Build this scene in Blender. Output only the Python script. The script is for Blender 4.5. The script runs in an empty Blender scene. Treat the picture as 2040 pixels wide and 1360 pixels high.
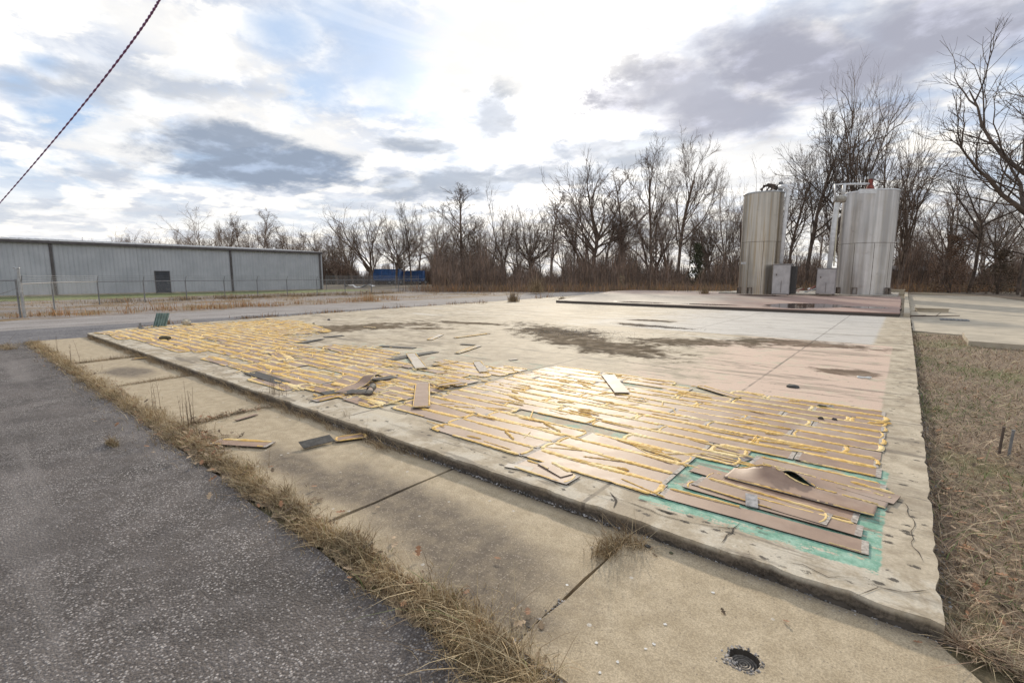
import bpy, bmesh, math, random
import numpy as np
from mathutils import Vector, Matrix
R = math.radians
random.seed(7); rng = np.random.default_rng(7)
scene = bpy.context.scene
COL = scene.collection

# ------------------------------------------------------------------ camera
CAM_H = 1.65
PITCH = math.atan(129 / 952); YAW = math.atan(784 / 960.7)
cam = bpy.data.cameras.new('camera'); cam.sensor_width = 36; cam.lens = 952 / 2040 * 36
cam.clip_start = 0.05; cam.clip_end = 3000
cam_o = bpy.data.objects.new('camera', cam); COL.objects.link(cam_o)
cam_o.location = (0, 0, CAM_H); cam_o.rotation_euler = (math.pi / 2 - PITCH, 0, YAW)
scene.camera = cam_o
CP, SP = math.cos(PITCH), math.sin(PITCH)
CY, SY = math.cos(YAW), math.sin(YAW)

def ray(x, y):
    a, c = x - 1020, -(y - 680)
    F = 952 * CP + c * SP; U = -952 * SP + c * CP
    return Vector((a * CY - F * SY, a * SY + F * CY, U)), F

def at(x, y, z=0.0):
    """ground point at height z that the surveyed point (x, y) stands for"""
    d, _ = ray(x, y); t = (z - CAM_H) / d.z
    return Vector((d.x * t, d.y * t, z))

def far(x, depth, y=551):
    """point at a given forward depth; the z of (x, y) there"""
    d, F = ray(x, y); t = depth / F
    return Vector((d.x * t, d.y * t, CAM_H + d.z * t))

def azel(x, y):
    d, _ = ray(x, y); d.normalize()
    return math.degrees(math.atan2(-d.x, d.y)), math.degrees(math.asin(d.z))

# ------------------------------------------------------------------ sun
SUN_AZ, SUN_EL = azel(1165, 150)
sd = Vector((-math.sin(R(SUN_AZ)) * math.cos(R(SUN_EL)), math.cos(R(SUN_AZ)) * math.cos(R(SUN_EL)), math.sin(R(SUN_EL))))
sun = bpy.data.lights.new('sun', 'SUN'); sun.energy = 3.0; sun.angle = R(2.5); sun.color = (1, .89, .72)
sun_o = bpy.data.objects.new('sun', sun); COL.objects.link(sun_o)
sun_o.rotation_euler = sd.to_track_quat('Z', 'Y').to_euler(); sun_o.location = (0, 0, 60)
scene.view_settings.view_transform = 'Standard'; scene.view_settings.look = 'None'
scene.view_settings.gamma = 1; scene.view_settings.exposure = 0.2
scene.cycles.max_bounces = 6; scene.cycles.transparent_max_bounces = 24

# ------------------------------------------------------------------ node helper
class NT:
    def __init__(s, tree): s.t = tree; s.n = tree.nodes; s.l = tree.links
    def add(s, typ, **kw):
        n = s.n.new(typ)
        for k, v in kw.items(): setattr(n, k, v)
        return n
    def set(s, sock, v):
        if v is None: return
        if isinstance(v, bpy.types.NodeSocket): s.l.new(v, sock)
        elif isinstance(v, (tuple, list)) and len(v) == 3 and sock.type == 'RGBA': sock.default_value = (*v, 1)
        else: sock.default_value = v
    def m(s, op, a, b=None, c=None, clamp=False):
        n = s.add('ShaderNodeMath', operation=op); n.use_clamp = clamp
        s.set(n.inputs[0], a); s.set(n.inputs[1], b)
        if c is not None: s.set(n.inputs[2], c)
        return n.outputs[0]
    def mix(s, f, a, b, typ='MIX'):
        n = s.add('ShaderNodeMix', data_type='RGBA', blend_type=typ); n.clamp_factor = True
        s.set(n.inputs[0], f); s.set(n.inputs[6], a); s.set(n.inputs[7], b)
        return n.outputs[2]
    def ss(s, v, lo, hi, a=0.0, b=1.0):
        n = s.add('ShaderNodeMapRange', interpolation_type='SMOOTHSTEP')
        s.set(n.inputs[0], v); n.inputs[1].default_value = lo; n.inputs[2].default_value = hi
        n.inputs[3].default_value = a; n.inputs[4].default_value = b
        return n.outputs[0]
    def noise(s, vec, scale, detail=4, rough=.55, dist=0.0, out=0):
        n = s.add('ShaderNodeTexNoise'); n.inputs['Scale'].default_value = scale
        n.inputs['Detail'].default_value = detail; n.inputs['Roughness'].default_value = rough
        n.inputs['Distortion'].default_value = dist; s.set(n.inputs['Vector'], vec)
        return n.outputs[out]
    def vor(s, vec, scale, feature='F1', rand=1.0):
        n = s.add('ShaderNodeTexVoronoi', feature=feature); n.inputs['Scale'].default_value = scale
        n.inputs['Randomness'].default_value = rand; s.set(n.inputs['Vector'], vec)
        return n
    def mapping(s, vec, scale=(1, 1, 1), loc=(0, 0, 0), rot=(0, 0, 0)):
        n = s.add('ShaderNodeMapping'); s.set(n.inputs[0], vec)
        n.inputs['Scale'].default_value = scale; n.inputs['Location'].default_value = loc; n.inputs['Rotation'].default_value = rot
        return n.outputs[0]
    def xyz(s, vec):
        n = s.add('ShaderNodeSeparateXYZ'); s.set(n.inputs[0], vec); return n.outputs
    def vec(s, x, y, z=0.0):
        n = s.add('ShaderNodeCombineXYZ'); s.set(n.inputs[0], x); s.set(n.inputs[1], y); s.set(n.inputs[2], z); return n.outputs[0]

def lens(nt, X, Y, cx, cy, rx, ry, rot=0.0, wob=None, lo=1.0, hi=.6):
    """soft ellipse mask: 1 inside"""
    c, s_ = math.cos(R(rot)), math.sin(R(rot))
    dx = nt.m('SUBTRACT', X, cx); dy = nt.m('SUBTRACT', Y, cy)
    u = nt.m('DIVIDE', nt.m('ADD', nt.m('MULTIPLY', dx, c), nt.m('MULTIPLY', dy, s_)), rx)
    v = nt.m('DIVIDE', nt.m('SUBTRACT', nt.m('MULTIPLY', dy, c), nt.m('MULTIPLY', dx, s_)), ry)
    d = nt.m('SQRT', nt.m('ADD', nt.m('MULTIPLY', u, u), nt.m('MULTIPLY', v, v)))
    if wob is not None: d = nt.m('ADD', d, wob)
    return nt.ss(d, lo, hi)

# ------------------------------------------------------------------ world
w = bpy.data.worlds.new('World'); scene.world = w; w.use_nodes = True
nt = NT(w.node_tree); nt.n.clear()
tc = nt.add('ShaderNodeTexCoord').outputs['Generated']
dx, dy, dz = nt.xyz(tc)
sky = nt.add('ShaderNodeTexSky', sky_type='NISHITA'); sky.sun_disc = False
sky.sun_elevation = R(SUN_EL); sky.sun_rotation = R(-SUN_AZ); sky.altitude = 100; sky.air_density = 1; sky.dust_density = 1.5
AZ = nt.m('MULTIPLY', nt.m('ARCTAN2', nt.m('MULTIPLY', dx, -1), dy), 57.2958)
EL = nt.m('MULTIPLY', nt.m('ARCSINE', dz), 57.2958)
den = nt.m('ADD', nt.m('MAXIMUM', dz, 0.0), .16)
pl = nt.vec(nt.m('DIVIDE', dx, den), nt.m('DIVIDE', dy, den), 0.0)
warp = nt.noise(pl, 2.2, 6, .6, .3)
fine = nt.noise(pl, 4.2, 8, .64, .25)
big = nt.noise(pl, 1.05, 6, .58, .4)
wob = nt.m('MULTIPLY', nt.m('SUBTRACT', fine, .5), 3.0)
wob = nt.m('ADD', wob, nt.m('MULTIPLY', nt.m('SUBTRACT', big, .5), 1.2))
wob_soft = nt.m('MULTIPLY', nt.m('SUBTRACT', warp, .5), 2.0)
base = nt.mix(1.0, sky.outputs[0], (.085, .085, .085), 'MULTIPLY')
base = nt.mix(.65, base, (.44, .62, .90))
def pxlens(x, y, rx, ry, rot=0, w_=wob, lo=1.15, hi=.35):
    a, e = azel(x, y); a2, _ = azel(x + rx, y); _, e2 = azel(x, y - ry)
    return lens(nt, AZ, EL, a, e, abs(a2 - a), abs(e2 - e), rot, w_, lo, hi)
# glow round the veiled sun (behind the dark clouds)
sv = nt.add('ShaderNodeVectorMath', operation='DOT_PRODUCT'); nt.set(sv.inputs[0], tc); sv.inputs[1].default_value = sd
ang = nt.m('MULTIPLY', nt.m('ARCCOSINE', sv.outputs['Value']), 57.2958)
g1 = nt.m('MULTIPLY', nt.ss(ang, 24, 2), .45)
g2 = nt.m('MULTIPLY', nt.ss(ang, 8, .5), 3.0)
glow = nt.m('ADD', g1, g2)
gcol = nt.mix(1.0, (1, .96, .9), nt.vec(glow, glow, glow), 'MULTIPLY')
# white veil and cumulus
veil = nt.ss(big, .42, .56)
veil2 = nt.ss(warp, .40, .58)
veil = nt.m('MAXIMUM', veil, nt.m('MULTIPLY', veil2, .85))
horizon = nt.ss(EL, 14, 2)
veil = nt.m('MAXIMUM', veil, nt.m('MULTIPLY', horizon, .85))
blue = None
for b in [(770, 90, 150, 170, 25), (150, 225, 130, 55, -20), (90, 130, 60, 30, 0), (700, 30, 160, 70, 0), (560, 60, 110, 70, 0), (40, 170, 60, 40, 0), (620, 190, 90, 60, -20), (905, 40, 80, 60, 0)]:
    k = pxlens(*b, w_=wob_soft, lo=1.3, hi=.2)
    blue = k if blue is None else nt.m('MAXIMUM', blue, k)
veil = nt.m('MULTIPLY', veil, nt.m('SUBTRACT', 1.0, nt.m('MULTIPLY', blue, .9)))
sh = Vector((sd.x, sd.y, 0)) * .16
plb = nt.mapping(pl, (1, 1, 1), (sh.x, sh.y, 0))
bA = nt.noise(pl, 2.9, 9, .58, .15); bB = nt.noise(plb, 2.9, 9, .58, .15)
rel = nt.ss(nt.m('SUBTRACT', bA, bB), -.07, .085)
wcol = nt.mix(rel, (.57, .62, .72), (1.08, 1.04, .97))
wcol = nt.mix(nt.m('MULTIPLY', nt.ss(fine, .40, .62), .45), wcol, (.98, .98, .98))
col = nt.mix(veil, base, wcol)
# generic grey undersides
gcl = nt.m('MULTIPLY', .6, nt.m('MULTIPLY', nt.ss(nt.noise(nt.mapping(pl, (1.3, 1.3, 1), (3.1, 8.2, 0)), 1.5, 7, .6, .3), .52, .66), .42))
col = nt.mix(gcl, col, (.56, .60, .68))
col = nt.mix(nt.m('MULTIPLY', nt.ss(EL, 12, 1), .35), col, (1.0, .93, .82))
def dark(col, items, c, w_=wob, lo=1.15, hi=.3):
    acc = None
    for (x, y, rx, ry, rot, amp) in items:
        k = nt.m('MULTIPLY', pxlens(x, y, rx, ry, rot, w_, lo, hi), amp)
        acc = k if acc is None else nt.m('MAXIMUM', acc, k)
    lite = tuple(min(1.0, q * 1.25) for q in c); cc = nt.mix(nt.ss(nt.m('SUBTRACT', bA, bB), -.01, .20), tuple(q * .80 for q in c), lite)
    return nt.mix(acc, col, cc)
col = nt.mix(1.0, col, gcol, 'ADD')
ra = nt.m('ARCTAN2', nt.m('SUBTRACT', EL, SUN_EL), nt.m('SUBTRACT', AZ, SUN_AZ))
rayn = nt.noise(nt.vec(nt.m('MULTIPLY', ra, 4.2), 0.0, 0.0), 2.4, 3, .6)
rays = nt.m('MULTIPLY', nt.m('MULTIPLY', nt.ss(rayn, .48, .64), nt.ss(ang, 42, 12)), nt.ss(EL, 20, 30))
col = nt.mix(nt.m('MULTIPLY', rays, .55), col, (1.0, 1.0, 1.0))
# bright cauliflower edges next to the dark clouds
col = dark(col, [(1080, 90, 260, 160, 0, .95), (590, 270, 210, 60, 8, .9), (330, 60, 260, 60, 10, .8), (250, 270, 130, 60, 0, .8), (1450, 330, 260, 60, 0, .8)], (1.10, 1.08, 1.05), wob, 1.2, .5)
col = dark(col, [(560, 335, 195, 46, -4, 1.0), (450, 285, 140, 46, -8, .95)], (.36, .43, .55), nt.m('MULTIPLY', wob, .62), 1.25, .55)
col = dark(col, [(250, 165, 280, 62, -10, .62), (215, 345, 90, 32, 0, .55), (60, 420, 190, 26, 0, .35), (330, 420, 200, 20, 0, .3), (700, 410, 160, 20, 0, .35)], (.56, .61, .70))
col = dark(col, [(830, 290, 85, 18, 0, .8), (800, 372, 60, 30, 0, .8), (905, 365, 130, 34, 0, .8), (1120, 345, 160, 28, 0, .75), (985, 235, 55, 70, 0, .65), (1240, 300, 150, 40, 0, .7)], (.45, .51, .61), nt.m('MULTIPLY', wob, .7), 1.25, .5)
col = dark(col, [(1320, 165, 160, 85, 0, .85), (1590, 125, 380, 95, 14, 1.0), (1870, 50, 300, 90, 16, .97), (1230, 190, 90, 60, 0, .85), (1440, 225, 200, 62, 10, .9)], (.47, .48, .57), nt.m('ADD', nt.m('MULTIPLY', wob_soft, .8), nt.m('MULTIPLY', wob, .25)), 1.35, .35)
# below the horizon: dull brown land
col = nt.mix(nt.ss(EL, -.5, -2), col, (.22, .2, .18))
bg = nt.add('ShaderNodeBackground'); nt.set(bg.inputs[0], col); bg.inputs[1].default_value = 1.0
out = nt.add('ShaderNodeOutputWorld'); nt.l.new(bg.outputs[0], out.inputs[0])

# ------------------------------------------------------------------ materials
def newmat(name):
    m = bpy.data.materials.new(name); m.use_nodes = True
    t = NT(m.node_tree); t.n.clear()
    b = t.add('ShaderNodeBsdfPrincipled'); o = t.add('ShaderNodeOutputMaterial'); t.l.new(b.outputs[0], o.inputs[0])
    t.b = b; t.o = o; t.tc = t.add('ShaderNodeTexCoord').outputs['Object']
    return m, t
def bump(t, h, strength=.4, dist=.01):
    n = t.add('ShaderNodeBump'); n.inputs['Strength'].default_value = strength; n.inputs['Distance'].default_value = dist
    t.set(n.inputs['Height'], h); t.l.new(n.outputs[0], t.b.inputs['Normal'])
def simple(name, c, rough=.7, var=.15, scale=6, metal=0.0, spec=.5, bmp=0, c2=None):
    m, t = newmat(name)
    n = t.noise(t.tc, scale, 5, .6)
    c2 = c2 or tuple(x * (1 - var * 2) for x in c)
    col = t.mix(t.ss(n, .3, .7), c2, tuple(min(1, x * (1 + var)) for x in c))
    t.set(t.b.inputs['Base Color'], col); t.b.inputs['Roughness'].default_value = rough
    t.b.inputs['Metallic'].default_value = metal; t.b.inputs['Specular IOR Level'].default_value = spec
    if bmp: bump(t, n, bmp, .01)
    return m

# asphalt
m_asphalt, t = newmat('asphalt')
v = t.vor(t.tc, 80); cr = t.xyz(v.outputs['Color'])
v2 = t.vor(t.tc, 190); cr2 = t.xyz(v2.outputs['Color'])
patch = t.noise(t.tc, 1.1, 6, .7, .6); patch2 = t.noise(t.tc, 5, 4, .6)
stone = t.m('MULTIPLY', t.ss(t.m('ADD', cr[0], t.m('MULTIPLY', t.m('SUBTRACT', t.noise(t.tc, 1.7, 4, .6), .5), 1.4)), .45, 1.0), t.ss(v.outputs['Distance'], .62, .30))
c = t.mix(t.ss(patch, .35, .65), (.058, .048, .042), (.110, .092, .082))
c = t.mix(t.m('MULTIPLY', t.ss(patch2, .45, .7), .5), c, (.15, .132, .125))
c = t.mix(t.m('MULTIPLY', t.ss(cr2[0], .5, 1), .35), c, (.21, .195, .19))
c = t.mix(t.m('MULTIPLY', stone, .86), c, t.mix(cr[1], (.26, .232, .215), (.52, .475, .445)))
tr = t.noise(t.mapping(t.tc, (.12, 1.2, 1)), 1.6, 4, .6)
c = t.mix(t.m('MULTIPLY', t.ss(tr, .52, .66), .5), c, (.22, .195, .18))
c = t.mix(t.m('MULTIPLY', t.ss(t.noise(t.tc, .6, 5, .65), .54, .64), .3), c, (.05, .042, .04))
t.set(t.b.inputs['Base Color'], c); t.b.inputs['Roughness'].default_value = .8; t.b.inputs['Specular IOR Level'].default_value = .3
bump(t, t.m('SUBTRACT', t.m('MULTIPLY', v.outputs['Distance'], -1.0), t.m('MULTIPLY', v2.outputs['Distance'], .4)), .9, .006)

# lower pavement (tan concrete)
m_pave, t = newmat('tan_concrete')
X, Y, Z = t.xyz(t.tc)
n1 = t.noise(t.tc, 1.1, 5, .62, .4); n2 = t.noise(t.tc, 9, 5, .65); n3 = t.noise(t.tc, 130, 4, .75)
c = t.mix(t.ss(n2, .3, .7), (.43, .34, .22), (.56, .455, .31))
wb = t.m('MULTIPLY', t.m('SUBTRACT', n1, .5), 2.2)
st = None
for q in [(-2.0, 1.9, .85, .34, 0), (-3.7, 1.9, .9, .22, 0), (-2.7, 2.05, 1.4, .3, 0), (-10.4, 2.1, .7, .3, 0), (-1.6, 1.7, .5, .2, 0)]:
    k = lens(t, X, Y, *q, wob=wb, lo=1.3, hi=.4); st = k if st is None else t.m('MAXIMUM', st, k)
pb = t.vor(t.tc, 75); pbc = t.xyz(pb.outputs['Color'])
dk = t.mix(t.m('MULTIPLY', t.ss(pbc[0], .55, .9), t.ss(pb.outputs['Distance'], .55, .25)), (.13, .10, .073), (.34, .28, .22))
c = t.mix(t.m('MULTIPLY', st, t.ss(n2, .25, .65, .55, .97)), c, dk)
c = t.mix(t.m('MULTIPLY', t.m('MULTIPLY', t.ss(pbc[1], .86, .95), t.ss(pb.outputs['Distance'], .45, .2)), .5), c, (.16, .13, .10))
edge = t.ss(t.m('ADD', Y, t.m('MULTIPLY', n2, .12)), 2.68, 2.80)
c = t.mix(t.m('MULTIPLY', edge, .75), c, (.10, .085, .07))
c = t.mix(t.m('MULTIPLY', t.ss(n1, .55, .72), .35), c, (.24, .19, .14))
sp = t.vor(t.tc, 9); c = t.mix(t.m('MULTIPLY', t.m('MULTIPLY', t.ss(sp.outputs['Distance'], .13, .08), t.ss(t.xyz(sp.outputs['Color'])[0], .72, .78)), .6), c, (.72, .68, .62))
wv = t.noise(t.mapping(t.tc, (95, 3, 1)), 1, 3, .6)
c = t.mix(t.ss(n3, .40, .62), t.mix(1.0, c, (.66, .65, .64), 'MULTIPLY'), c)
t.set(t.b.inputs['Base Color'], c); t.b.inputs['Roughness'].default_value = .8; t.b.inputs['Specular IOR Level'].default_value = .35
bump(t, t.m('ADD', t.m('MULTIPLY', n3, .9), t.m('MULTIPLY', wv, .5)), .6, .005)

# raised slab
m_slab, t = newmat('slab_concrete')
X, Y, Z = t.xyz(t.tc)
n1 = t.noise(t.tc, .55, 6, .62, .5); n2 = t.noise(t.tc, 3.5, 6, .68, .3); n3 = t.noise(t.tc, 60, 4, .7)
streak = t.noise(t.mapping(t.tc, (.28, 1.8, 1)), 1.5, 6, .65, .2)
streak2 = t.noise(t.mapping(t.tc, (.5, 3.4, 1), (5, 2, 0)), 1.3, 6, .7, .2)
w1 = t.m('MULTIPLY', t.m('SUBTRACT', n1, .5), 2.4); w2 = t.m('MULTIPLY', t.m('SUBTRACT', n2, .5), 2.2)
wb = t.m('ADD', w1, w2)
Xn = t.m('ADD', X, t.m('MULTIPLY', t.m('SUBTRACT', n2, .5), .09)); Yn = t.m('ADD', Y, t.m('MULTIPLY', t.m('SUBTRACT', n2, .5), .09))
def step(v, e, d=.015): return t.ss(v, e - d, e + d)
def box(x0, x1, y0, y1, d=.015, XX=None, YY=None):
    XX = XX or Xn; YY = YY or Yn
    a = t.m('MULTIPLY', step(XX, x0, d), t.m('SUBTRACT', 1.0, step(XX, x1, d)))
    b = t.m('MULTIPLY', step(YY, y0, d), t.m('SUBTRACT', 1.0, step(YY, y1, d)))
    return t.m('MULTIPLY', a, b)
c = t.mix(t.ss(n2, .36, .64), (.38, .31, .22), (.60, .51, .38))
c = t.mix(t.m('MULTIPLY', t.ss(n1, .5, .7), .5), c, (.66, .58, .45))
c = t.mix(t.m('MULTIPLY', t.ss(t.noise(t.mapping(t.tc, (.8, 1.3, 1), (9, 4, 0)), 1.1, 7, .7, .4), .53, .64), .45), c, (.27, .22, .165))
# front/right bare margins with pale laitance
mar = box(-19, .6, 2.5, 3.12, .04)
c = t.mix(t.m('MULTIPLY', mar, t.ss(n2, .45, .6, 0, .75)), c, (.60, .54, .44))
# pink-beige floor
pk = box(-4.7, -.09, 6.80, 13.6, .02)
pk = t.m('MULTIPLY', pk, t.ss(t.m('ADD', X, t.m('MULTIPLY', wb, 2.2)), -3.7, -2.2))
chips = t.ss(t.m('ADD', n2, t.m('MULTIPLY', n3, .35)), .80, .73)
c = t.mix(t.m('MULTIPLY', pk, t.m('MULTIPLY', chips, .92)), c, (.66, .49, .385))
# bluish white far bay
wh = box(-21, -.45, 13.7, 23.6, .06)
wh = t.m('MULTIPLY', wh, t.ss(t.m('ADD', X, t.m('MULTIPLY', wb, 3.0)), -9.5, -5))
c = t.mix(t.m('MULTIPLY', wh, .85), c, t.mix(t.ss(streak2, .35, .65), (.48, .45, .42), (.66, .63, .585)))
c = t.mix(t.m('MULTIPLY', t.m('MULTIPLY', box(-20, -.4, 12.2, 56, .5), t.ss(streak, .47, .36)), .7), c, (.62, .58, .51))
# green painted floor
gr = t.m('MAXIMUM', box(-1.35, .03, 3.02, 4.75, .006), t.m('MULTIPLY', box(-3.6, -1.3, 3.2, 6.86, .01), t.ss(n2, .5, .62, 0, .7)))
gr = t.m('MAXIMUM', gr, t.m('MULTIPLY', box(-10, -4.7, 3.2, 6.9, .05), t.ss(n2, .54, .66, 0, .55)))
gchip = t.ss(t.m('ADD', t.noise(t.mapping(t.tc, (5, 14, 1)), 1, 5, .7), t.m('MULTIPLY', t.m('SUBTRACT', n3, .5), .5)), .60, .54)
gcol = t.mix(t.ss(t.noise(t.tc, 11, 4, .6), .35, .65), (.16, .36, .26), (.34, .54, .42))
c = t.mix(t.m('MULTIPLY', gr, t.m('MULTIPLY', gchip, .95)), c, gcol)
# brown silt stains
br = None
for q in [(-7.4, 11.2, 3.0, 1.15, -28), (-6.2, 14.5, 1.3, .35, -8), (-7.0, 16.2, .8, .35, 0), (-5.2, 9.6, 1.9, 1.0, -20), (-12.9, 8.3, 1.1, 2.6, -18), (-10.9, 11.6, 2.4, .45, 10), (-4.1, 11.4, 2.0, .9, 25), (-1.4, 12.9, 1.6, .6, 0), (-.75, 9.4, .5, .3, 0), (-11.2, 9.4, 1.0, .3, 30)]:
    k = lens(t, X, Y, *q, wob=wb, lo=1.15, hi=.65); br = k if br is None else t.m('MAXIMUM', br, k)
c = t.mix(t.m('MULTIPLY', br, t.ss(n3, .3, .65, .55, .9)), c, t.mix(t.ss(n2, .38, .62), (.08, .06, .042), (.21, .16, .115)))
c = t.mix(t.m('MULTIPLY', t.ss(streak2, .565, .63), .6), c, (.15, .125, .10))
c = t.mix(t.m('MULTIPLY', t.ss(streak, .56, .66), .55), c, (.20, .165, .125))
sp9 = t.noise(t.tc, 8, 5, .72, .4)
c = t.mix(t.m('MULTIPLY', t.m('MULTIPLY', t.ss(sp9, .63, .67), t.ss(n1, .42, .55)), .8), c, (.10, .08, .06))
# slab joints
jt = None
for (axis, p) in [(X, -4.72), (Y, 8.05), (Y, 13.65), (X, -9.6), (X, -14.4), (X, -1.6)]:
    k = t.ss(t.m('ABSOLUTE', t.m('SUBTRACT', t.m('ADD', axis, t.m('MULTIPLY', t.m('SUBTRACT', n2, .5), .02)), p)), .022, .010)
    jt = k if jt is None else t.m('MAXIMUM', jt, k)
c = t.mix(t.m('MULTIPLY', jt, t.ss(n2, .35, .6, .25, .75)), c, (.12, .10, .085))
# pock marks left by anchors
pv = t.vor(t.mapping(t.tc, (1, 1.6, 1)), 6.5); pr_ = t.xyz(pv.outputs['Color'])
pd = t.m('ADD', pv.outputs['Distance'], t.m('MULTIPLY', t.m('SUBTRACT', t.noise(t.tc, 40, 4, .75), .5), .55))
mm = t.m('MAXIMUM', box(-.02, .24, 2.78, 24, .02), box(-9, .2, 2.78, 3.08, .03))
pock = t.m('MULTIPLY', t.ss(pd, .20, .13), mm)
c = t.mix(t.m('MULTIPLY', pock, .9), c, (.07, .06, .05))
c = t.mix(t.ss(n3, .35, .7), t.mix(1.0, c, (.80, .80, .80), 'MULTIPLY'), c)
# dirty vertical faces
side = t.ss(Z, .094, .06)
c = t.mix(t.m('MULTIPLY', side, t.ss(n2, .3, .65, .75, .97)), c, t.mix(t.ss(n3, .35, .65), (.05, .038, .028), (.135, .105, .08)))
t.set(t.b.inputs['Base Color'], c)
t.set(t.b.inputs['Roughness'], t.m('ADD', .62, t.m('MULTIPLY', n2, .3))); t.set(t.b.inputs['Specular IOR Level'], t.m('MULTIPLY', .17, t.m('SUBTRACT', 1.0, br)))
bump(t, t.m('ADD', t.m('MULTIPLY', n3, .5), t.m('SUBTRACT', n2, t.m('MULTIPLY', pock, 1.5))), .35, .008)

# red pad
m_pad, t = newmat('red_painted_concrete')
X, Y, Z = t.xyz(t.tc)
n1 = t.noise(t.tc, .35, 6, .6, .4); n2 = t.noise(t.mapping(t.tc, (.6, 1.5, 1)), 1.6, 6, .65); n3 = t.noise(t.tc, 30, 3, .7)
red = t.ss(t.m('ADD', X, t.m('MULTIPLY', t.m('SUBTRACT', n1, .5), 14)), -11, -5)
c = t.mix(t.ss(n2, .3, .7), (.30, .25, .20), (.42, .37, .31))
c = t.mix(t.m('MULTIPLY', red, t.ss(n2, .35, .6, .45, .95)), c, (.33, .19, .15))
c = t.mix(t.m('MULTIPLY', t.ss(n2, .56, .66), .6), c, (.17, .12, .10))
c = t.mix(t.m('MULTIPLY', t.ss(Y, 34, 40), .6), c, (.40, .27, .22))
side = t.ss(Z, .24, .20); c = t.mix(side, c, (.075, .06, .05))
t.set(t.b.inputs['Base Color'], c)
pud = None
for q in [(-3.7, 27.0, 1.6, 2.6, -8), (-11.2, 25.0, 1.7, .55, 0), (-7.6, 25.1, 1.5, .5, 0), (-1.5, 27.3, 1.1, .9, 0)]:
    k = lens(t, X, Y, *q, wob=t.m('MULTIPLY', t.m('SUBTRACT', n2, .5), 1.2), lo=1.05, hi=.9); pud = k if pud is None else t.m('MAXIMUM', pud, k)
c2 = t.mix(t.m('MULTIPLY', pud, .8), c, (.06, .045, .04)); t.set(t.b.inputs['Base Color'], c2)
t.set(t.b.inputs['Roughness'], t.mix(pud, (.78, .78, .78), (.03, .03, .03)))

# ground sheets
def gravel(name, a, b, speck, weeds=None, wscale=.5, wl=(.5, .62)):
    m, t = newmat(name)
    v = t.vor(t.tc, 24); cr = t.xyz(v.outputs['Color']); n = t.noise(t.tc, .8, 5, .6)
    tr = t.noise(t.mapping(t.tc, (1.6, .08, 1)), 1.0, 4, .6)
    c = t.mix(t.ss(n, .3, .7), a, b); c = t.mix(t.m('MULTIPLY', t.ss(cr[0], .5, 1), .6), c, speck)
    c = t.mix(t.m('MULTIPLY', t.ss(tr, .5, .62), .45), c, tuple(x * 1.35 for x in b))
    if weeds:
        wn = t.noise(t.tc, wscale, 6, .68, .3); c = t.mix(t.ss(wn, *wl), c, t.mix(t.ss(t.noise(t.tc, 5, 4), .35, .65), weeds, tuple(x * .55 for x in weeds)))
    t.set(t.b.inputs['Base Color'], c); t.b.inputs['Roughness'].default_value = .9; t.b.inputs['Specular IOR Level'].default_value = .25
    bump(t, v.outputs['Distance'], .6, .02); return m
m_dgravel = gravel('dark_gravel', (.085, .082, .088), (.145, .138, .142), (.27, .255, .25))
m_road = gravel('dirt_road', (.21, .185, .17), (.28, .255, .24), (.36, .34, .33))
m_lot = gravel('weedy_gravel', (.20, .165, .145), (.27, .235, .21), (.33, .3, .28), (.27, .185, .095), .35, (.46, .6))
m_dirt, t = newmat('dead_ground')
n = t.noise(t.tc, .25, 6, .65); n2 = t.noise(t.tc, 3, 6, .7)
c = t.mix(t.ss(n2, .3, .7), (.09, .065, .045), (.22, .165, .11))
c = t.mix(t.m('MULTIPLY', t.ss(n, .5, .65), .6), c, (.16, .15, .07))
t.set(t.b.inputs['Base Color'], c); t.b.inputs['Roughness'].default_value = .95; bump(t, n2, .5, .05)
m_lawn, t = newmat('winter_lawn')
X, Y, Z = t.xyz(t.tc)
n = t.noise(t.tc, .5, 5, .65); n2 = t.noise(t.tc, 14, 6, .75)
c = t.mix(t.ss(n2, .32, .68), (.08, .055, .036), (.34, .245, .16))
c = t.mix(t.m('MULTIPLY', t.ss(n, .50, .62), .6), c, (.15, .145, .05))
t.set(t.b.inputs['Base Color'], c); t.b.inputs['Roughness'].default_value = .95; bump(t, n2, .8, .03)
m_green = simple('green_lawn', (.17, .19, .05), .95, .3, 3)
m_tan = simple('far_concrete', (.44, .375, .28), .8, .12, 1.5, bmp=.1)

m_board, t = newmat('pink_board')
oi = t.add('ShaderNodeObjectInfo').outputs['Random']
gp = t.add('ShaderNodeNewGeometry').outputs['Position']
n = t.noise(gp, 5, 6, .65, .3); n2 = t.noise(gp, 1.2, 4, .6)
c = t.mix(t.ss(n, .3, .7), (.225, .135, .093), (.345, .228, .16))
c = t.mix(t.m('MULTIPLY', oi, .5), c, (.36, .265, .20))
c = t.mix(t.m('MULTIPLY', t.ss(n2, .52, .66), .35), c, (.50, .42, .35))
t.set(t.b.inputs['Base Color'], c); t.set(t.b.inputs['Roughness'], t.m('ADD', .50, t.m('MULTIPLY', n, .22))); t.b.inputs['Specular IOR Level'].default_value = .42
bump(t, t.noise(gp, 26, 3, .6), .12, .006)
m_boardpale, t = newmat('pale_weathered_board')
gp = t.add('ShaderNodeNewGeometry').outputs['Position']
n = t.noise(gp, 4, 6, .65, .3)
c = t.mix(t.ss(n, .3, .7), (.40, .34, .28), (.54, .48, .40))
t.set(t.b.inputs['Base Color'], c); t.b.inputs['Roughness'].default_value = .65; t.b.inputs['Specular IOR Level'].default_value = .35
m_black = simple('black_backing', (.05, .046, .042), .75, .3, 20)
m_back = simple('white_backing', (.43, .385, .33), .75, .15, 40, c2=(.22, .175, .145))
m_glue, t = newmat('yellow_glue')
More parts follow.
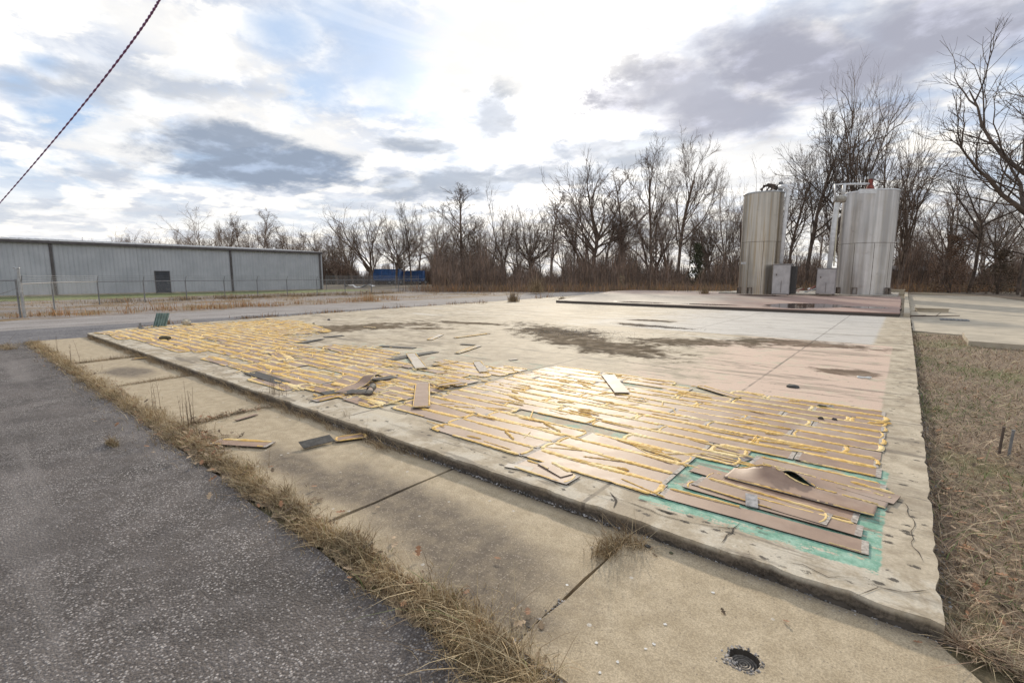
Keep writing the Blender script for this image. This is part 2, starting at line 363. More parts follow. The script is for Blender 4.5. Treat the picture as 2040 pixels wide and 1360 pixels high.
gp = t.add('ShaderNodeNewGeometry').outputs['Position']
n = t.noise(gp, 22, 5, .7); n2 = t.noise(gp, 3, 3, .6)
c = t.mix(t.ss(n, .3, .7), (.66, .38, .09), (.86, .58, .19)); c = t.mix(t.ss(n2, .4, .7), c, (.84, .66, .34)); c = t.mix(t.m('MULTIPLY', t.ss(t.noise(gp, 9, 6, .75), .52, .66), .6), c, (.42, .26, .10))
t.set(t.b.inputs['Base Color'], c); t.b.inputs['Roughness'].default_value = .65; t.b.inputs['Specular IOR Level'].default_value = .3
bump(t, n, .7, .01)
m_crack = simple('crack_dirt', (.06, .047, .035), .95, .2, 10)
G4 = [simple('dry_grass_a', (.42, .31, .17), .8, .2, 3), simple('dry_grass_b', (.30, .205, .11), .85, .2, 3),
      simple('dry_grass_c', (.55, .44, .27), .8, .15, 3), simple('dry_grass_d', (.16, .11, .065), .9, .2, 3), simple('green_blade', (.14, .18, .05), .8, .2, 3),
      simple('orange_broomsedge', (.48, .24, .09), .85, .2, 3)]
m_leaf = simple('dead_leaf', (.30, .15, .075), .8, .3, 9)
m_leaf2 = simple('pale_dead_leaf', (.42, .30, .19), .8, .25, 9)
m_pebble = simple('pebbles', (.34, .32, .31), .8, .35, 14)
m_pebble2 = simple('dark_pebbles', (.12, .11, .105), .8, .35, 14)
m_silt = simple('silt_crumb', (.17, .13, .10), .9, .3, 14)
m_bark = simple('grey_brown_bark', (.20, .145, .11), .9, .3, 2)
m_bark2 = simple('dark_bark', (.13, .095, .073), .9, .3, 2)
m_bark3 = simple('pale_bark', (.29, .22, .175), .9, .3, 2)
m_brush = simple('brown_brush', (.27, .18, .125), .95, .35, .6)
m_brush2 = simple('grey_brush', (.27, .20, .16), .95, .3, .6)
m_cedar = simple('dull_evergreen', (.10, .10, .055), .9, .35, 3)
m_galv = simple('galvanised_steel', (.42, .42, .41), .5, .15, 8, metal=.5)
m_dgalv = simple('dull_fence_pipe', (.22, .22, .22), .6, .15, 8, metal=.3)

# ------------------------------------------------------------------ mesh helpers
class MB:
    def __init__(s): s.v = []; s.f = []; s.mi = []
    def face(s, idx, mi=0): s.f.append(tuple(idx)); s.mi.append(mi)
    def box(s, c, size, mi=0, M=None):
        x, y, z = c; a, b, d = (q / 2 for q in size); n = len(s.v)
        for k in ((-1, -1, -1), (1, -1, -1), (1, 1, -1), (-1, 1, -1), (-1, -1, 1), (1, -1, 1), (1, 1, 1), (-1, 1, 1)):
            p = Vector((x + a * k[0], y + b * k[1], z + d * k[2])); p = M @ p if M else p; s.v.append(tuple(p))
        for f in ((0, 3, 2, 1), (4, 5, 6, 7), (0, 1, 5, 4), (1, 2, 6, 5), (2, 3, 7, 6), (3, 0, 4, 7)): s.face([n + i for i in f], mi)
    def tube(s, pts, rad, n=8, mi=0, caps=True):
        pts = [Vector(p) for p in pts]; rad = rad if hasattr(rad, '__len__') else [rad] * len(pts)
        base = len(s.v); up = None
        for i, p in enumerate(pts):
            d = (pts[min(i + 1, len(pts) - 1)] - pts[max(i - 1, 0)]).normalized()
            if up is None: up = d.orthogonal().normalized()
            up = (up - d * up.dot(d)); up = up.normalized() if up.length > 1e-5 else d.orthogonal().normalized()
            w_ = d.cross(up)
            for k in range(n):
                a = 2 * math.pi * k / n; s.v.append(tuple(p + (up * math.cos(a) + w_ * math.sin(a)) * rad[i]))
        for i in range(len(pts) - 1):
            for k in range(n):
                a = base + i * n + k; b = base + i * n + (k + 1) % n; s.face((a, b, b + n, a + n), mi)
        if caps:
            s.face([base + k for k in range(n)][::-1], mi); s.face([base + (len(pts) - 1) * n + k for k in range(n)], mi)
    def build(s, name, mats, parent=None, smooth=False):
        me = bpy.data.meshes.new(name); me.from_pydata(s.v, [], s.f)
        for m in (mats if isinstance(mats, (list, tuple)) else [mats]): me.materials.append(m)
        if any(s.mi): me.polygons.foreach_set('material_index', s.mi)
        if smooth: me.polygons.foreach_set('use_smooth', [True] * len(s.f))
        me.update(); o = bpy.data.objects.new(name, me); COL.objects.link(o)
        if parent: o.parent = parent
        return o
def tag(o, label=None, cat=None, group=None, kind=None):
    if label: o['label'] = label
    if cat: o['category'] = cat
    if group: o['group'] = group
    if kind: o['kind'] = kind
    return o
def empty(name, loc=(0, 0, 0), rz=0):
    o = bpy.data.objects.new(name, None); COL.objects.link(o); o.location = loc; o.rotation_euler = (0, 0, rz); o.empty_display_size = .2; return o
def npmesh(name, V, F, mats, mi=None, smooth=False, parent=None):
    me = bpy.data.meshes.new(name); V = np.asarray(V, np.float32); F = np.asarray(F, np.int32); k = F.shape[1]
    me.vertices.add(len(V)); me.vertices.foreach_set('co', V.ravel())
    me.loops.add(F.size); me.loops.foreach_set('vertex_index', F.ravel())
    me.polygons.add(len(F)); me.polygons.foreach_set('loop_start', np.arange(0, F.size, k, dtype=np.int32))
    for m in mats: me.materials.append(m)
    if mi is not None: me.polygons.foreach_set('material_index', np.asarray(mi, np.int32))
    if smooth: me.polygons.foreach_set('use_smooth', np.ones(len(F), bool))
    me.update(calc_edges=True); me.validate(); o = bpy.data.objects.new(name, me); COL.objects.link(o)
    if parent: o.parent = parent
    return o

def jag(pts, step_=.25, amp=.01, seed=1, closed=True):
    """subdivide a polygon's edges and roughen them"""
    r = random.Random(seed); out = []
    n = len(pts)
    for i in range(n if closed else n - 1):
        a, b = Vector(pts[i]), Vector(pts[(i + 1) % n]); L = (b - a).length; k = max(1, int(L / step_)); nn = Vector((-(b - a).y, (b - a).x)).normalized()
        for j in range(k):
            p = a.lerp(b, j / k)
            if j: p = p + nn * r.gauss(0, amp)
            out.append(p)
    if not closed: out.append(Vector(pts[-1]))
    return out
def slab(name, poly, z0, z1, mat, bevel=0, hole=None):
    bm = bmesh.new()
    top = [bm.verts.new((p[0], p[1], z1)) for p in poly]
    es = [bm.edges.new((top[i], top[(i + 1) % len(top)])) for i in range(len(top))]
    hv = []
    if hole:
        hv = [bm.verts.new((p[0], p[1], z1)) for p in hole]; es += [bm.edges.new((hv[i], hv[(i + 1) % len(hv)])) for i in range(len(hv))]
    bmesh.ops.triangle_fill(bm, use_beauty=True, use_dissolve=False, edges=es)
    for f in bm.faces:
        f.normal_update()
        if f.normal.z < 0: f.normal_flip()
    if z0 < z1:
        bot = [bm.verts.new((p[0], p[1], z0)) for p in poly]
        for i in range(len(top)):
            j = (i + 1) % len(top); bm.faces.new((top[i], bot[i], bot[j], top[j]))
        if hv:
            cx = sum(p[0] for p in hole) / len(hole); cy = sum(p[1] for p in hole) / len(hole)
            lo = [bm.verts.new((cx + (p[0] - cx) * .85, cy + (p[1] - cy) * .85, z1 - .03)) for p in hole]
            for i in range(len(hv)):
                j = (i + 1) % len(hv); f = bm.faces.new((hv[i], hv[j], lo[j], lo[i])); f.material_index = 1
            f = bm.faces.new(lo); f.material_index = 1
    bmesh.ops.recalc_face_normals(bm, faces=bm.faces) if z0 < z1 and not hole else None
    me = bpy.data.meshes.new(name); bm.to_mesh(me); bm.free()
    for m in (mat if isinstance(mat, list) else [mat]): me.materials.append(m)
    o = bpy.data.objects.new(name, me); COL.objects.link(o)
    o['kind'] = 'structure'; return o

# ------------------------------------------------------------------ ground
slab('ground', [(-700, -400), (600, -400), (600, 900), (-700, 900)], -.02, -.02, m_dirt)
slab('gravel_lot', jag([(-24, -6), (-24, 20), (-19, 22), (-20.5, 60), (-44, 76), (-64, 62), (-52, 34), (-47, 4), (-47, -10)], 1.5, .4, 3), -.012, -.012, m_lot)
slab('dirt_road', jag([(-19.2, -8), (-20.2, 6), (-20.4, 14), (-20.8, 24), (-22, 40), (-26, 58), (-31, 58), (-27.5, 38), (-26.4, 20), (-26.0, 6), (-25.6, -8)], 1.2, .18, 4), -.006, -.006, m_road)
slab('gravel_strip', jag([(-16.9, -1.0), (-16.9, 3), (-18.2, 6), (-18.6, 9), (-19, 15), (-19.4, 21), (-21.0, 23.5), (-21.6, 16), (-21.3, 6), (-21.4, -6), (-17.2, -6)], .8, .12, 5), 0, 0, m_dgravel)
slab('green_verge', jag([(-47.5, -8), (-46.5, 6), (-47.5, 18), (-49, 34), (-57.4, 36), (-57.4, -8)], 2, .3, 6), -.002, -.002, m_green)
slab('asphalt', jag([(-17.0, -6), (3.5, -6), (3.5, 1.25), (-.9, 1.30), (-3, 1.36), (-6, 1.42), (-12, 1.46), (-16.9, 1.5)], .3, .012, 7), .004, .004, m_asphalt)
slab('lawn', jag([(.2, 1.6), (3.5, 1.2), (14, 1), (14, 17.8), (1.7, 17.8), (1.2, 18.6), (.2, 18.6)], .5, .05, 8), .002, .002, m_lawn)
slab('soil_strip', jag([(.6, 1.27), (.6, 1.6), (-17.2, 1.66), (-17.2, 1.47), (-9, 1.45), (-3, 1.38), (-1, 1.30)], .06, .022, 9), .007, .007, simple('thatch_soil', (.24, .175, .11), .95, .4, 30, bmp=.8))
# pavement panels
edges = [-17.2, -14.35, -12.12, -9.08, -6.12, -2.88, -1.215, 1.15]
ghz = at(1482, 1315, .02)
for i in range(len(edges) - 1):
    a, b = edges[i], edges[i + 1]; g = .012
    y1 = 2.738 if i < 6 else 2.72
    z = (.012, .014, .012, .016, .014, .010, .026)[i]
    P = jag([(a + g, 1.52), (b - g, 1.52), (b - g, y1), (a + g, y1)] if i < 6 else [(a + g, 1.50), (.35, 1.42), (1.15, 1.35), (.78, 1.9), (.45, 2.45), (.24, 2.72), (a + g, y1)], .2, .005, 20 + i)
    hole = None
    if i == 6:
        rr = random.Random(3); hole = [(ghz.x + math.cos(q) * (.066 + rr.uniform(-.008, .008)), ghz.y + math.sin(q) * (.062 + rr.uniform(-.008, .008))) for q in [k * math.pi / 10 for k in range(20)]]
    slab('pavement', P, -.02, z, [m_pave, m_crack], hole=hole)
# main slab and pad
SL = [(.27, 2.74), (.27, 23.6), (.27, 57), (-22.5, 57), (-22, 42), (-20.7, 30), (-19.8, 20.3), (-19.5, 15), (-18.9, 9), (-18.6, 6), (-18.2, 3.7), (-17.4, 2.74)]
def chips_(P, n=46, seed=3):
    r = random.Random(seed); P = [Vector(p) for p in P]; idx = [i for i, p in enumerate(P) if (abs(p.y - 2.74) < .01 and p.x > -9) or (abs(p.x - .27) < .01 and p.y < 9)]
    for i in r.sample(idx, min(n, len(idx))):
        d = r.uniform(.006, .022)
        for j in (i - 1, i, i + 1):
            if 0 <= j < len(P):
                q = d * (1 if j == i else r.uniform(.2, .8))
                if abs(P[j].y - 2.74) < .01: P[j].y += q
                elif abs(P[j].x - .27) < .01: P[j].x -= q
    return P
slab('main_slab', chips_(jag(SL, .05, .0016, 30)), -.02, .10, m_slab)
slab('tank_pad', jag([(.07 - .12, 23.75), (-.1, 40), (-.3, 47), (-22, 47), (-22, 42), (-16.1, 23.9)], .3, .02, 31), .05, .25, m_pad)
slab('tank_footing', jag([(-.3, 42.2), (-.3, 52), (-12, 52), (-12, 42.0)], .5, .02, 32), .2, .36, simple('footing_concrete', (.36, .32, .27), .8, .2, 2))
slab('curb', [(.07, 24), (.07, 56.5), (.262, 56.5), (.262, 24)], .09, .26, m_tan)
slab('side_road', jag([(.30, 18.9), (1.4, 18.3), (1.9, 17.9), (7, 17.4), (22, 17), (22, 33), (6.3, 45), (5.5, 55.5), (.30, 56.5)], .6, .03, 33), -.01, .03, m_tan)
slab('raised_apron', jag([(1.3, 15.7), (1.35, 18.0), (9, 17.2), (9, 14.0)], .4, .01, 34), -.01, .13, m_tan)

def ribbon(name, pts, wid, z, mat, kind='structure', seed=0):
    r = random.Random(seed); m = MB()
    pts = jag(pts, .05, .006, seed, False)
    for i, p in enumerate(pts):
        q = pts[min(i + 1, len(pts) - 1)] - pts[max(0, i - 1)]; nn = Vector((-q.y, q.x)).normalized(); wv = wid * r.uniform(.3, 1.2) * (0.15 if i in (0, len(pts) - 1) else 1)
        m.v += [(p.x + nn.x * wv, p.y + nn.y * wv, z), (p.x - nn.x * wv, p.y - nn.y * wv, z)]
        if i: k = 2 * i; m.face((k - 2, k - 1, k + 1, k))
    o = m.build(name, mat); o['kind'] = kind; return o
def P2(x, y, z=.1): p = at(x, y, z); return (p.x, p.y)
ribbon('crack', [P2(1205, 985), P2(1265, 1005), P2(1330, 1030), P2(1400, 1045), P2(1450, 1052), P2(1475, 1052)], .0035, .104, m_crack, seed=2)
ribbon('crack', [P2(1437, 1082), P2(1475, 1040)], .005, .104, m_crack, seed=3)
ribbon('crack', [P2(1215, 980), P2(1228, 997), P2(1222, 1012)], .012, .104, m_crack, seed=4)
ribbon('crack', [P2(1110, 965), P2(1085, 950), P2(1062, 948)], .005, .104, m_crack, seed=12)
ribbon('crack', [P2(1560, 1120), P2(1600, 1125), P2(1650, 1150), P2(1700, 1152)], .0028, .104, m_crack, seed=13)
ribbon('crack', [P2(1800, 1000), P2(1822, 1040), P2(1815, 1080), P2(1840, 1120)], .0025, .104, m_crack, seed=14)
ribbon('crack', [P2(1700, 1190), P2(1750, 1170), P2(1800, 1180), P2(1850, 1175)], .003, .104, m_crack, seed=15)
ribbon('crack', [P2(1150, 690), P2(1300, 712), P2(1420, 716), P2(1560, 735)], .009, .104, m_crack, seed=16)
ribbon('crack', [P2(1305, 1012), P2(1350, 1025)], .009, .104, m_crack, seed=5)
ribbon('crack', [P2(820, 985, .014), P2(940, 1000, .014)], .0015, .018, m_pave, seed=6)
ribbon('crack', [P2(1240, 720), P2(1362, 737)], .008, .104, m_crack, seed=7)

# ------------------------------------------------------------------ boards
def bead(m, pts, w0, h0, z, r, frag=.0, mi=0):
    """irregular raised line of glue along pts"""
    pts = [Vector(p) for p in pts]; L = sum((pts[i + 1] - pts[i]).length for i in range(len(pts) - 1))
    n = max(6, int(L / .022)); ph = r.uniform(0, 9); segs = []
    cum = [0]
    for i in range(len(pts) - 1): cum.append(cum[-1] + (pts[i + 1] - pts[i]).length)
    prev = None
    for i in range(n + 1):
        s_ = L * i / n; k = 0
        while k < len(cum) - 2 and s_ > cum[k + 1]: k += 1
        a, b = pts[k], pts[k + 1]; p = a.lerp(b, (s_ - cum[k]) / max(1e-6, cum[k + 1] - cum[k])); d = (b - a).normalized(); nn = Vector((-d.y, d.x))
        env = .55 + .45 * math.sin(s_ * 5.3 + ph) * math.sin(s_ * 2.1 + ph * 2)
        on = (math.sin(s_ * 3.1 + ph * 1.7) + .6 * math.sin(s_ * 7.7 + ph)) > (-1.6 + frag * 2.6)
        wl = w0 * (env + r.uniform(.1, .6)) * (.25 if i in (0, n) else 1); wr = w0 * (env + r.uniform(.1, .6)) * (.25 if i in (0, n) else 1)
        h = h0 * (.5 + .5 * env + r.uniform(-.2, .3)) * (.3 if i in (0, n) else 1)
        if not on: prev = None; continue
        b0 = len(m.v); zz = p[2] if len(p) > 2 else 0
        for off, hz in ((-wl, 0), (-wl * .5, h * .9), (wr * .35, h), (wr, 0)):
            m.v.append((p.x + nn.x * off, p.y + nn.y * off, z + zz + hz))
        if prev is not None:
            for k2 in range(3): m.face((prev + k2, prev + k2 + 1, b0 + k2 + 1, b0 + k2), mi)
        prev = b0
NB = [0]
def board(x0, x1, yc, z, rot=0.0, wid=.222, label=None, group=None, seed=0, glue=1.0, frag=.3, mat=None, flip=False, ends=True, name='plank'):
    r = random.Random(seed * 7 + 11); L = x1 - x0; th = .006
    o_r = empty(name, ((x0 + x1) / 2, yc, z), rot)
    tag(o_r, label, 'plank', group)
    m = MB(); ex = .035 if (ends and L > .35) else 0; n = max(2, int(L / .10)); hw = wid / 2
    xs = [-L / 2] + ([-L / 2 + ex] if ex else []) + [-L / 2 + ex + (L - 2 * ex) * k / n for k in range(1, n)] + ([L / 2 - ex] if ex else []) + [L / 2]
    wv = r.uniform(0, .004); tiltx = r.gauss(0, .002)
    for x in xs:
        j0, j1 = r.gauss(0, .0016), r.gauss(0, .0016); dz = wv * math.sin(x * 5 + seed) + wv + tiltx * x
        m.v += [(x, -hw + j0, dz + th), (x, hw + j1, dz + th), (x, hw + j1, dz), (x, -hw + j0, dz)]
    for i in range(len(xs) - 1):
        k = 4 * i; endp = ex and (i == 0 or i == len(xs) - 2)
        m.face((k, k + 4, k + 5, k + 1), 2 if flip else (1 if endp and not flip else 0)); m.face((k + 1, k + 5, k + 6, k + 2), 3)
        m.face((k + 3, k + 7, k + 4, k), 3); m.face((k + 2, k + 6, k + 7, k + 3), 2)
    m.face((0, 1, 2, 3), 3); k = 4 * (len(xs) - 1); m.face((k + 3, k + 2, k + 1, k), 3)
    m.build('board', [mat or m_board, m_back, m_black, m_crack], o_r)
    if glue > 0 and not flip:
        g = MB(); e = .018 + .03 * r.random()
        top = hw - r.uniform(-.006, .012); bot = -hw + r.uniform(0, .012); zt = th + .001
        if L > .3:
            xa, xb = -L / 2 + e, L / 2 - e
            bead(g, [(xa, top - .004, 0), (xb, top + .004, 0)], .0145 * glue, .011, zt, r, frag)
            bead(g, [(xa, bot, 0), (xb, bot + .005, 0)], .008 * glue, .007, zt, r, frag + .25)
            for sx, xe in ((-1, xa), (1, xb)):
                if r.random() < .6:
                    bead(g, [(xe, top - .01, 0), (xe + sx * .018, top * .5, 0), (xe + sx * .024, 0, 0), (xe + sx * .018, bot * .5, 0), (xe, bot, 0)], .009 * glue, .009, zt, r, .1)
            for _ in range(1 if r.random() < .16 * (glue - 1) else 0):
                xq = r.uniform(-L / 2 + .15, L / 2 - .2); bead(g, [(xq, r.uniform(bot, top), 0), (xq + r.uniform(.1, .35), r.uniform(bot, top), 0)], .014, .018, zt, r, 0)
        if g.f: g.build('glue', m_glue, o_r)
    NB[0] += 1
    return o_r

ordn = ['front', 'second', 'third', 'fourth', 'fifth', 'sixth', 'seventh', 'eighth', 'ninth', 'tenth', 'eleventh', 'twelfth', 'thirteenth', 'fourteenth', 'fifteenth', 'rearmost']
colw = ['right-hand', 'second from right', 'third from right', 'fourth from right', 'leftmost', 'far leftmost']
PT = .2325
gaps = [(-.93, .05, 4.40, 4.60), (-1.26, -1.04, 3.90, 4.06), (-1.26, -1.06, 3.47, 3.72), (-3.3, -2.48, 6.2, 6.5), (-3.35, -2.5, 4.06, 4.24), (-2.50, -2.0, 4.16, 4.30), (-2.15, -1.7, 6.45, 6.9)]
rr = random.Random(5)
starts = {}
for k in range(16):
    yc = 3.13 + PT * (k + .5)
    if k in (2, 3, 4): off = 1.20   # these rows' right ends are the loose hero strips below
    xr = -.02 + rr.uniform(-.02, .015)
    if k in (0,): xr = -1.235
    if k in (1, 2): xr = -1.23 + rr.uniform(-.01, .01)
    if k in (3,): xr = -1.1
    if k == 4: xr = -.93
    stag = [0, .62, .3, .9, .45][k % 5] + rr.uniform(-.08, .08)
    x = xr; c_ = 0; lim = -4.70 + (.06 if k > 3 else 0) + rr.uniform(-.03, .03)
    if k == 0: lim = -3.66
    if k == 1: lim = -4.62
    first = True
    while x > lim + .12:
        L = 1.213
        if first and k > 4: L = 1.213 - stag if stag > .25 else 1.213
        first = False
        xl = max(lim, x - L)
        skip = False; xa, xb = xl, x
        for (g0, g1, h0, h1) in gaps:
            if h0 < yc < h1 and g0 < xb and g1 > xa:
                if g0 <= xa + .15 and g1 >= xb - .15: skip = True
                elif g1 >= xb - .15: xb = g0
                elif g0 <= xa + .15: xa = g1
                else: xb = g0 if (g0 - xa) > (xb - g1) else xb; xa = xa if xb == g0 else g1
        if not skip and xb - xa > .08:
            board(xa + .004, xb - .004, yc + rr.gauss(0, .003), .1015 + rr.uniform(0, .0015), rr.gauss(0, .0022),
                  label='pinkish glue-edged plank, %s row of the near field, %s in its row' % (ordn[k], colw[min(c_, 5)]),
                  group='planks laid in rows in the near field', seed=100 + k * 10 + c_, frag=-.15 + .22 * rr.random(), glue=1.95 + .7 * rr.random() * (x < -.9))
        x = xl; c_ += 1
# extra broken pieces at the front-left corner of the near field
board(-2.4, -1.83, 2.99, .1015, -.03, .19, 'broken plank at the front edge of the near field, nearest the concrete corner', None, 31, 1.2)
board(-2.22, -1.9, 3.07, .112, -.35, .12, 'small torn board scrap lying crosswise at the near field front edge', None, 32, 1.4)
board(-2.43, -2.2, 2.93, .1015, .3, .08, 'narrow white-edged scrap beside the torn front corner pieces', None, 33, 1.4, mat=m_boardpale)
# row-end strips in the curled corner
board(-1.235, -.03, 3.25, .103, .04, .17, 'long front strip above the bare green paint, ending near the right margin', None, 34, .5, .75)
board(-1.07, -.10, 3.70, .1015, -.05, .2, 'strip under the curled sheets with a glue-lined rounded right end', None, 35, .9, .3)
board(-1.10, -.24, 3.53, .110, -.09, .19, 'loose strip with a square grey right corner, below the curled sheets', None, 36, .9, .35)
board(-1.15, -.07, 3.44 + .03, .1045, -.02, .16, 'half covered strip with pale right end between the front strips', None, 37, .8, .4)
board(-.88, .02, 4.30, .1015, -.06, .22, 'strip behind the curled sheet bordering the bare green gap', None, 38, .9, .3)
board(-.25, .09, 4.16, .109, -.20, .19, 'short strip end poking over the concrete margin at right', None, 39, 1.2, .05)
board(-1.20, -.95, 3.80, .104, -.1, .17, 'small square of strip left of the curled sheet', None, 40, 1.0, .2)
# small grey tile
o = MB(); o.box((0, 0, .01), (.075, .17, .006)); o.box((0, 0, .004), (.07, .16, .006), 0)
tl = o.build('tile_scrap', simple('grey_felt', (.36, .34, .33), .85, .2, 30)); tl.location = (-.69, 3.45, .118); tl.rotation_euler = (.08, .03, .25)
tag(tl, 'small grey torn tile lying across the front strips', 'tile')
o = MB(); o.box((0, 0, .005), (.09, .19, .006))
tl = o.build('tile_scrap', simple('dark_grey_felt', (.20, .18, .17), .85, .2, 30)); tl.location = (-.95, 4.27, .102); tl.rotation_euler = (.0, .0, -.35)
tag(tl, 'dark grey torn tile at the left end of the bare green gap', 'tile')

def sheet(name, st, label, cat='plank', wid=.215, th=.005, mats=None, glue=True, seed=1):
    """st: stations (x, y, z, heading, roll, zfar): a flexible strip with real thickness"""
    r = random.Random(seed); m = MB(); g = MB()
    P = []
    for (x, y, z, hd, roll, lift_a, lift_b) in st:
        nn = Vector((-math.sin(hd) * math.cos(roll), math.cos(hd) * math.cos(roll), math.sin(roll)))
        c = Vector((x, y, z)); row = []
        for k in range(7):
            u = k / 6 - .5; lift = lift_a * (max(0, .5 - u)) ** 1.5 * 1.0 + lift_b * (max(0, .5 + u)) ** 1.5
            row.append(c + nn * wid * u + Vector((0, 0, lift)))
        P.append(row)
    n = len(P)
    def nrm(i, k):
        a = P[min(i + 1, n - 1)][k] - P[max(i - 1, 0)][k]; b = P[i][min(k + 1, 6)] - P[i][max(k - 1, 0)]
        q = a.cross(b); return q.normalized() if q.length > 1e-9 else Vector((0, 0, 1))
    for i in range(n):
        for k in range(7): m.v.append(tuple(P[i][k]))
    for i in range(n):
        for k in range(7): m.v.append(tuple(P[i][k] - nrm(i, k) * th))
    N = n * 7
    for i in range(n - 1):
        for k in range(6):
            a = i * 7 + k; m.face((a, a + 7, a + 8, a + 1), 0); m.face((N + a, N + a + 1, N + a + 8, N + a + 7), 1)
        a = i * 7; m.face((a, N + a, N + a + 7, a + 7), 2); a = i * 7 + 6; m.face((a, a + 7, N + a + 7, N + a), 2)
    for k in range(6):
        m.face((k, k + 1, N + k + 1, N + k), 2); a = (n - 1) * 7 + k; m.face((a, N + a, N + a + 1, a + 1), 2)
    root = empty(name, tuple(P[n // 2][3] * 1)); tag(root, label, cat)
    loc = root.location.copy(); m.v = [tuple(Vector(v) - loc) for v in m.v]
    ob = m.build('board', mats or [m_board, m_black, m_back], root, True)
    if glue:
        for k in (0, 6):
            prev = None
            for i in range(n):
                if r.random() < .12: prev = None; continue
                q = nrm(i, k); e = (P[i][3] - P[i][k]).normalized(); wv = .016 * r.uniform(.4, 1.3); b0 = len(g.v)
                for p in (P[i][k] - q * .001, P[i][k] + q * .006 * r.uniform(.6, 1.3) + e * wv * .3, P[i][k] + e * wv + q * .001): g.v.append(tuple(p - loc))
                if prev is not None: g.face((prev, prev + 1, b0 + 1, b0)); g.face((prev + 1, prev + 2, b0 + 2, b0 + 1))
                prev = b0
        if g.f: g.build('glue', m_glue, root)
    return root
def bumpf(x, c, s): return math.exp(-((x - c) / s) ** 2)
st = []
for i in range(60):
    x = -.95 + i / 59 * .93; st.append((x, 3.86 - .03 * (x + .5), .112, -.06, 0, .012, .10 * bumpf(x, -.70, .165) + .012 * bumpf(x, -.3, .2)))
sheet('plank', st, 'brown plank humped up into a fold, lifted away from the strips below', seed=2, wid=.24)
st = []
for i in range(60):
    x = -.80 + i / 59 * .84; st.append((x, 4.10 - .14 * (x + .4), .112, -.12, 0, .085 * bumpf(x, -.53, .12), .004))
sheet('plank', st, 'brown plank whose near edge curls up over a dark hollow', seed=3, wid=.22)
# black-side-up flat strips
def blk(p0, p1, w_, label, zz=.105, rough=0):
    a = at(*p0, .1); b = at(*p1, .1); c = (a + b) / 2; L = (b - a).length; ang = math.atan2((b - a).y, (b - a).x)
    o = board(-L / 2, L / 2, 0, zz, 0, w_, label, None, int(p0[0]), 0, flip=True); o.location = (c.x, c.y, zz); o.rotation_euler = (0, 0, ang); return o
blk((498, 743), (566, 765), .2, 'flat black-backed strip turned face down at the left field front edge', .112)
blk((774, 718), (868, 701), .21, 'long black strip lying face down across the bare slab', .108)
blk((757, 690), (827, 694), .17, 'narrow black strip near the rear of the left field', .108)
blk((571, 684), (617, 683), .16, 'black strip half buried at the rear of the left field', .108)
blk((918, 686), (946, 688), .12, 'short black scrap farthest out on the bare slab', .108)
blk((646, 672), (684, 669), .2, 'dark scrap at the back corner between left field and brown stain', .108)
blk((612, 682), (642, 676), .16, 'short dark scrap beside the brown stain edge', .112)
# curled black pieces
blk((643, 788), (702, 778), .19, 'black face-down strip pointing from the curb to the folded brown one', .118)
blk((742, 760), (787, 753), .19, 'black face-down strip behind the folded brown one', .118)
st = []
A = at(676, 786, .1); B = at(752, 757, .1)
for i in range(40):
    s_ = i / 39; p = A.lerp(B, s_); hd = math.atan2((B - A).y, (B - A).x)
    st.append((p.x, p.y, .128 + .075 * bumpf(s_, .8, .16) + .02 * s_, hd, .12 * math.sin(s_ * 6), 0, 0))
sheet('plank', st, 'brown strip folded into an arch between two black ones in the left field', seed=5, wid=.2)
st = []
A = at(690, 786, .1); B = at(752, 785, .1); D = (B - A).normalized(); L = (B - A).length; hd = math.atan2(D.y, D.x)
for i in range(20):
    s_ = i / 19; p = A + D * L * s_ * .8; st.append((p.x, p.y, .125 + .02 * math.sin(s_ * 3), hd, math.pi, 0, 0))
p0 = Vector(st[-1][:3]); rad = .055
for i in range(1, 22):
    a = i / 21 * 4.9; rr_ = rad * (1 - .25 * i / 21); st.append((p0.x + D.x * rr_ * math.sin(a), p0.y + D.y * rr_ * math.sin(a), p0.z + rad - rr_ * math.cos(a) , hd, math.pi, 0, 0))
sheet('plank', st, 'black strip with its end rolled into a coil in the left field', seed=6, wid=.2, glue=False, mats=[m_black, m_black, m_back])
# loose pale strips
def loose(p0, p1, w_, label, zz=.112, mat=None, glue=1.0, frag=.1, seed=None, z0=.1):
    a = at(*p0, z0); b = at(*p1, z0); c = (a + b) / 2; L = (b - a).length; ang = math.atan2((b - a).y, (b - a).x)
    o = board(-L / 2, L / 2, 0, zz, 0, w_, label, None, seed or int(p0[0] + p0[1]), glue, frag, mat); o.location = (c.x, c.y, zz); o.rotation_euler = (0, 0, ang); return o
loose((1210, 749), (1240, 787), .2, 'pale strip lying crosswise over the rear rows of the near field', .128, m_boardpale, .3, .8)
loose((843, 766), (839, 816), .2, 'tan strip laid crosswise where the near and left fields meet', .125, None, .7, .1)
loose((1392, 771), (1470, 795), .12, 'long strip end angled off the rear edge of the near field', .112, None, 1, 0)
loose((870, 775), (925, 768), .14, 'short buckled strip with a black hollow under its edge', .15, None, 1.2, 0)
loose((625, 800), (690, 785), .16, 'white-edged strip projecting from the left field toward the curb', .108, None, 1.4, 0)
loose((690, 790), (778, 805), .17, 'strip beneath the black coil, ringed with yellow glue', .104, None, 1.2, 0)
loose((818, 706), (840, 737), .2, 'pale strip laid crosswise over the middle of the left field', .125, m_boardpale, .6, .3)
loose((855, 678), (880, 667), .14, 'pale scrap alone on the bare slab right of the left field', .108, m_boardpale, .8, .4)
loose((905, 674), (975, 665), .10, 'thin yellow-lined scrap on the bare slab beyond the left field', .108, None, 1.6, 0)
loose((910, 705), (955, 690), .12, 'white crumpled strip on the bare slab behind the left field', .112, m_back, 1.2, .2)
loose((950, 722), (965, 744), .16, 'white-edged pale strip at the rear right corner of the left field', .12, m_back, .8, .3)
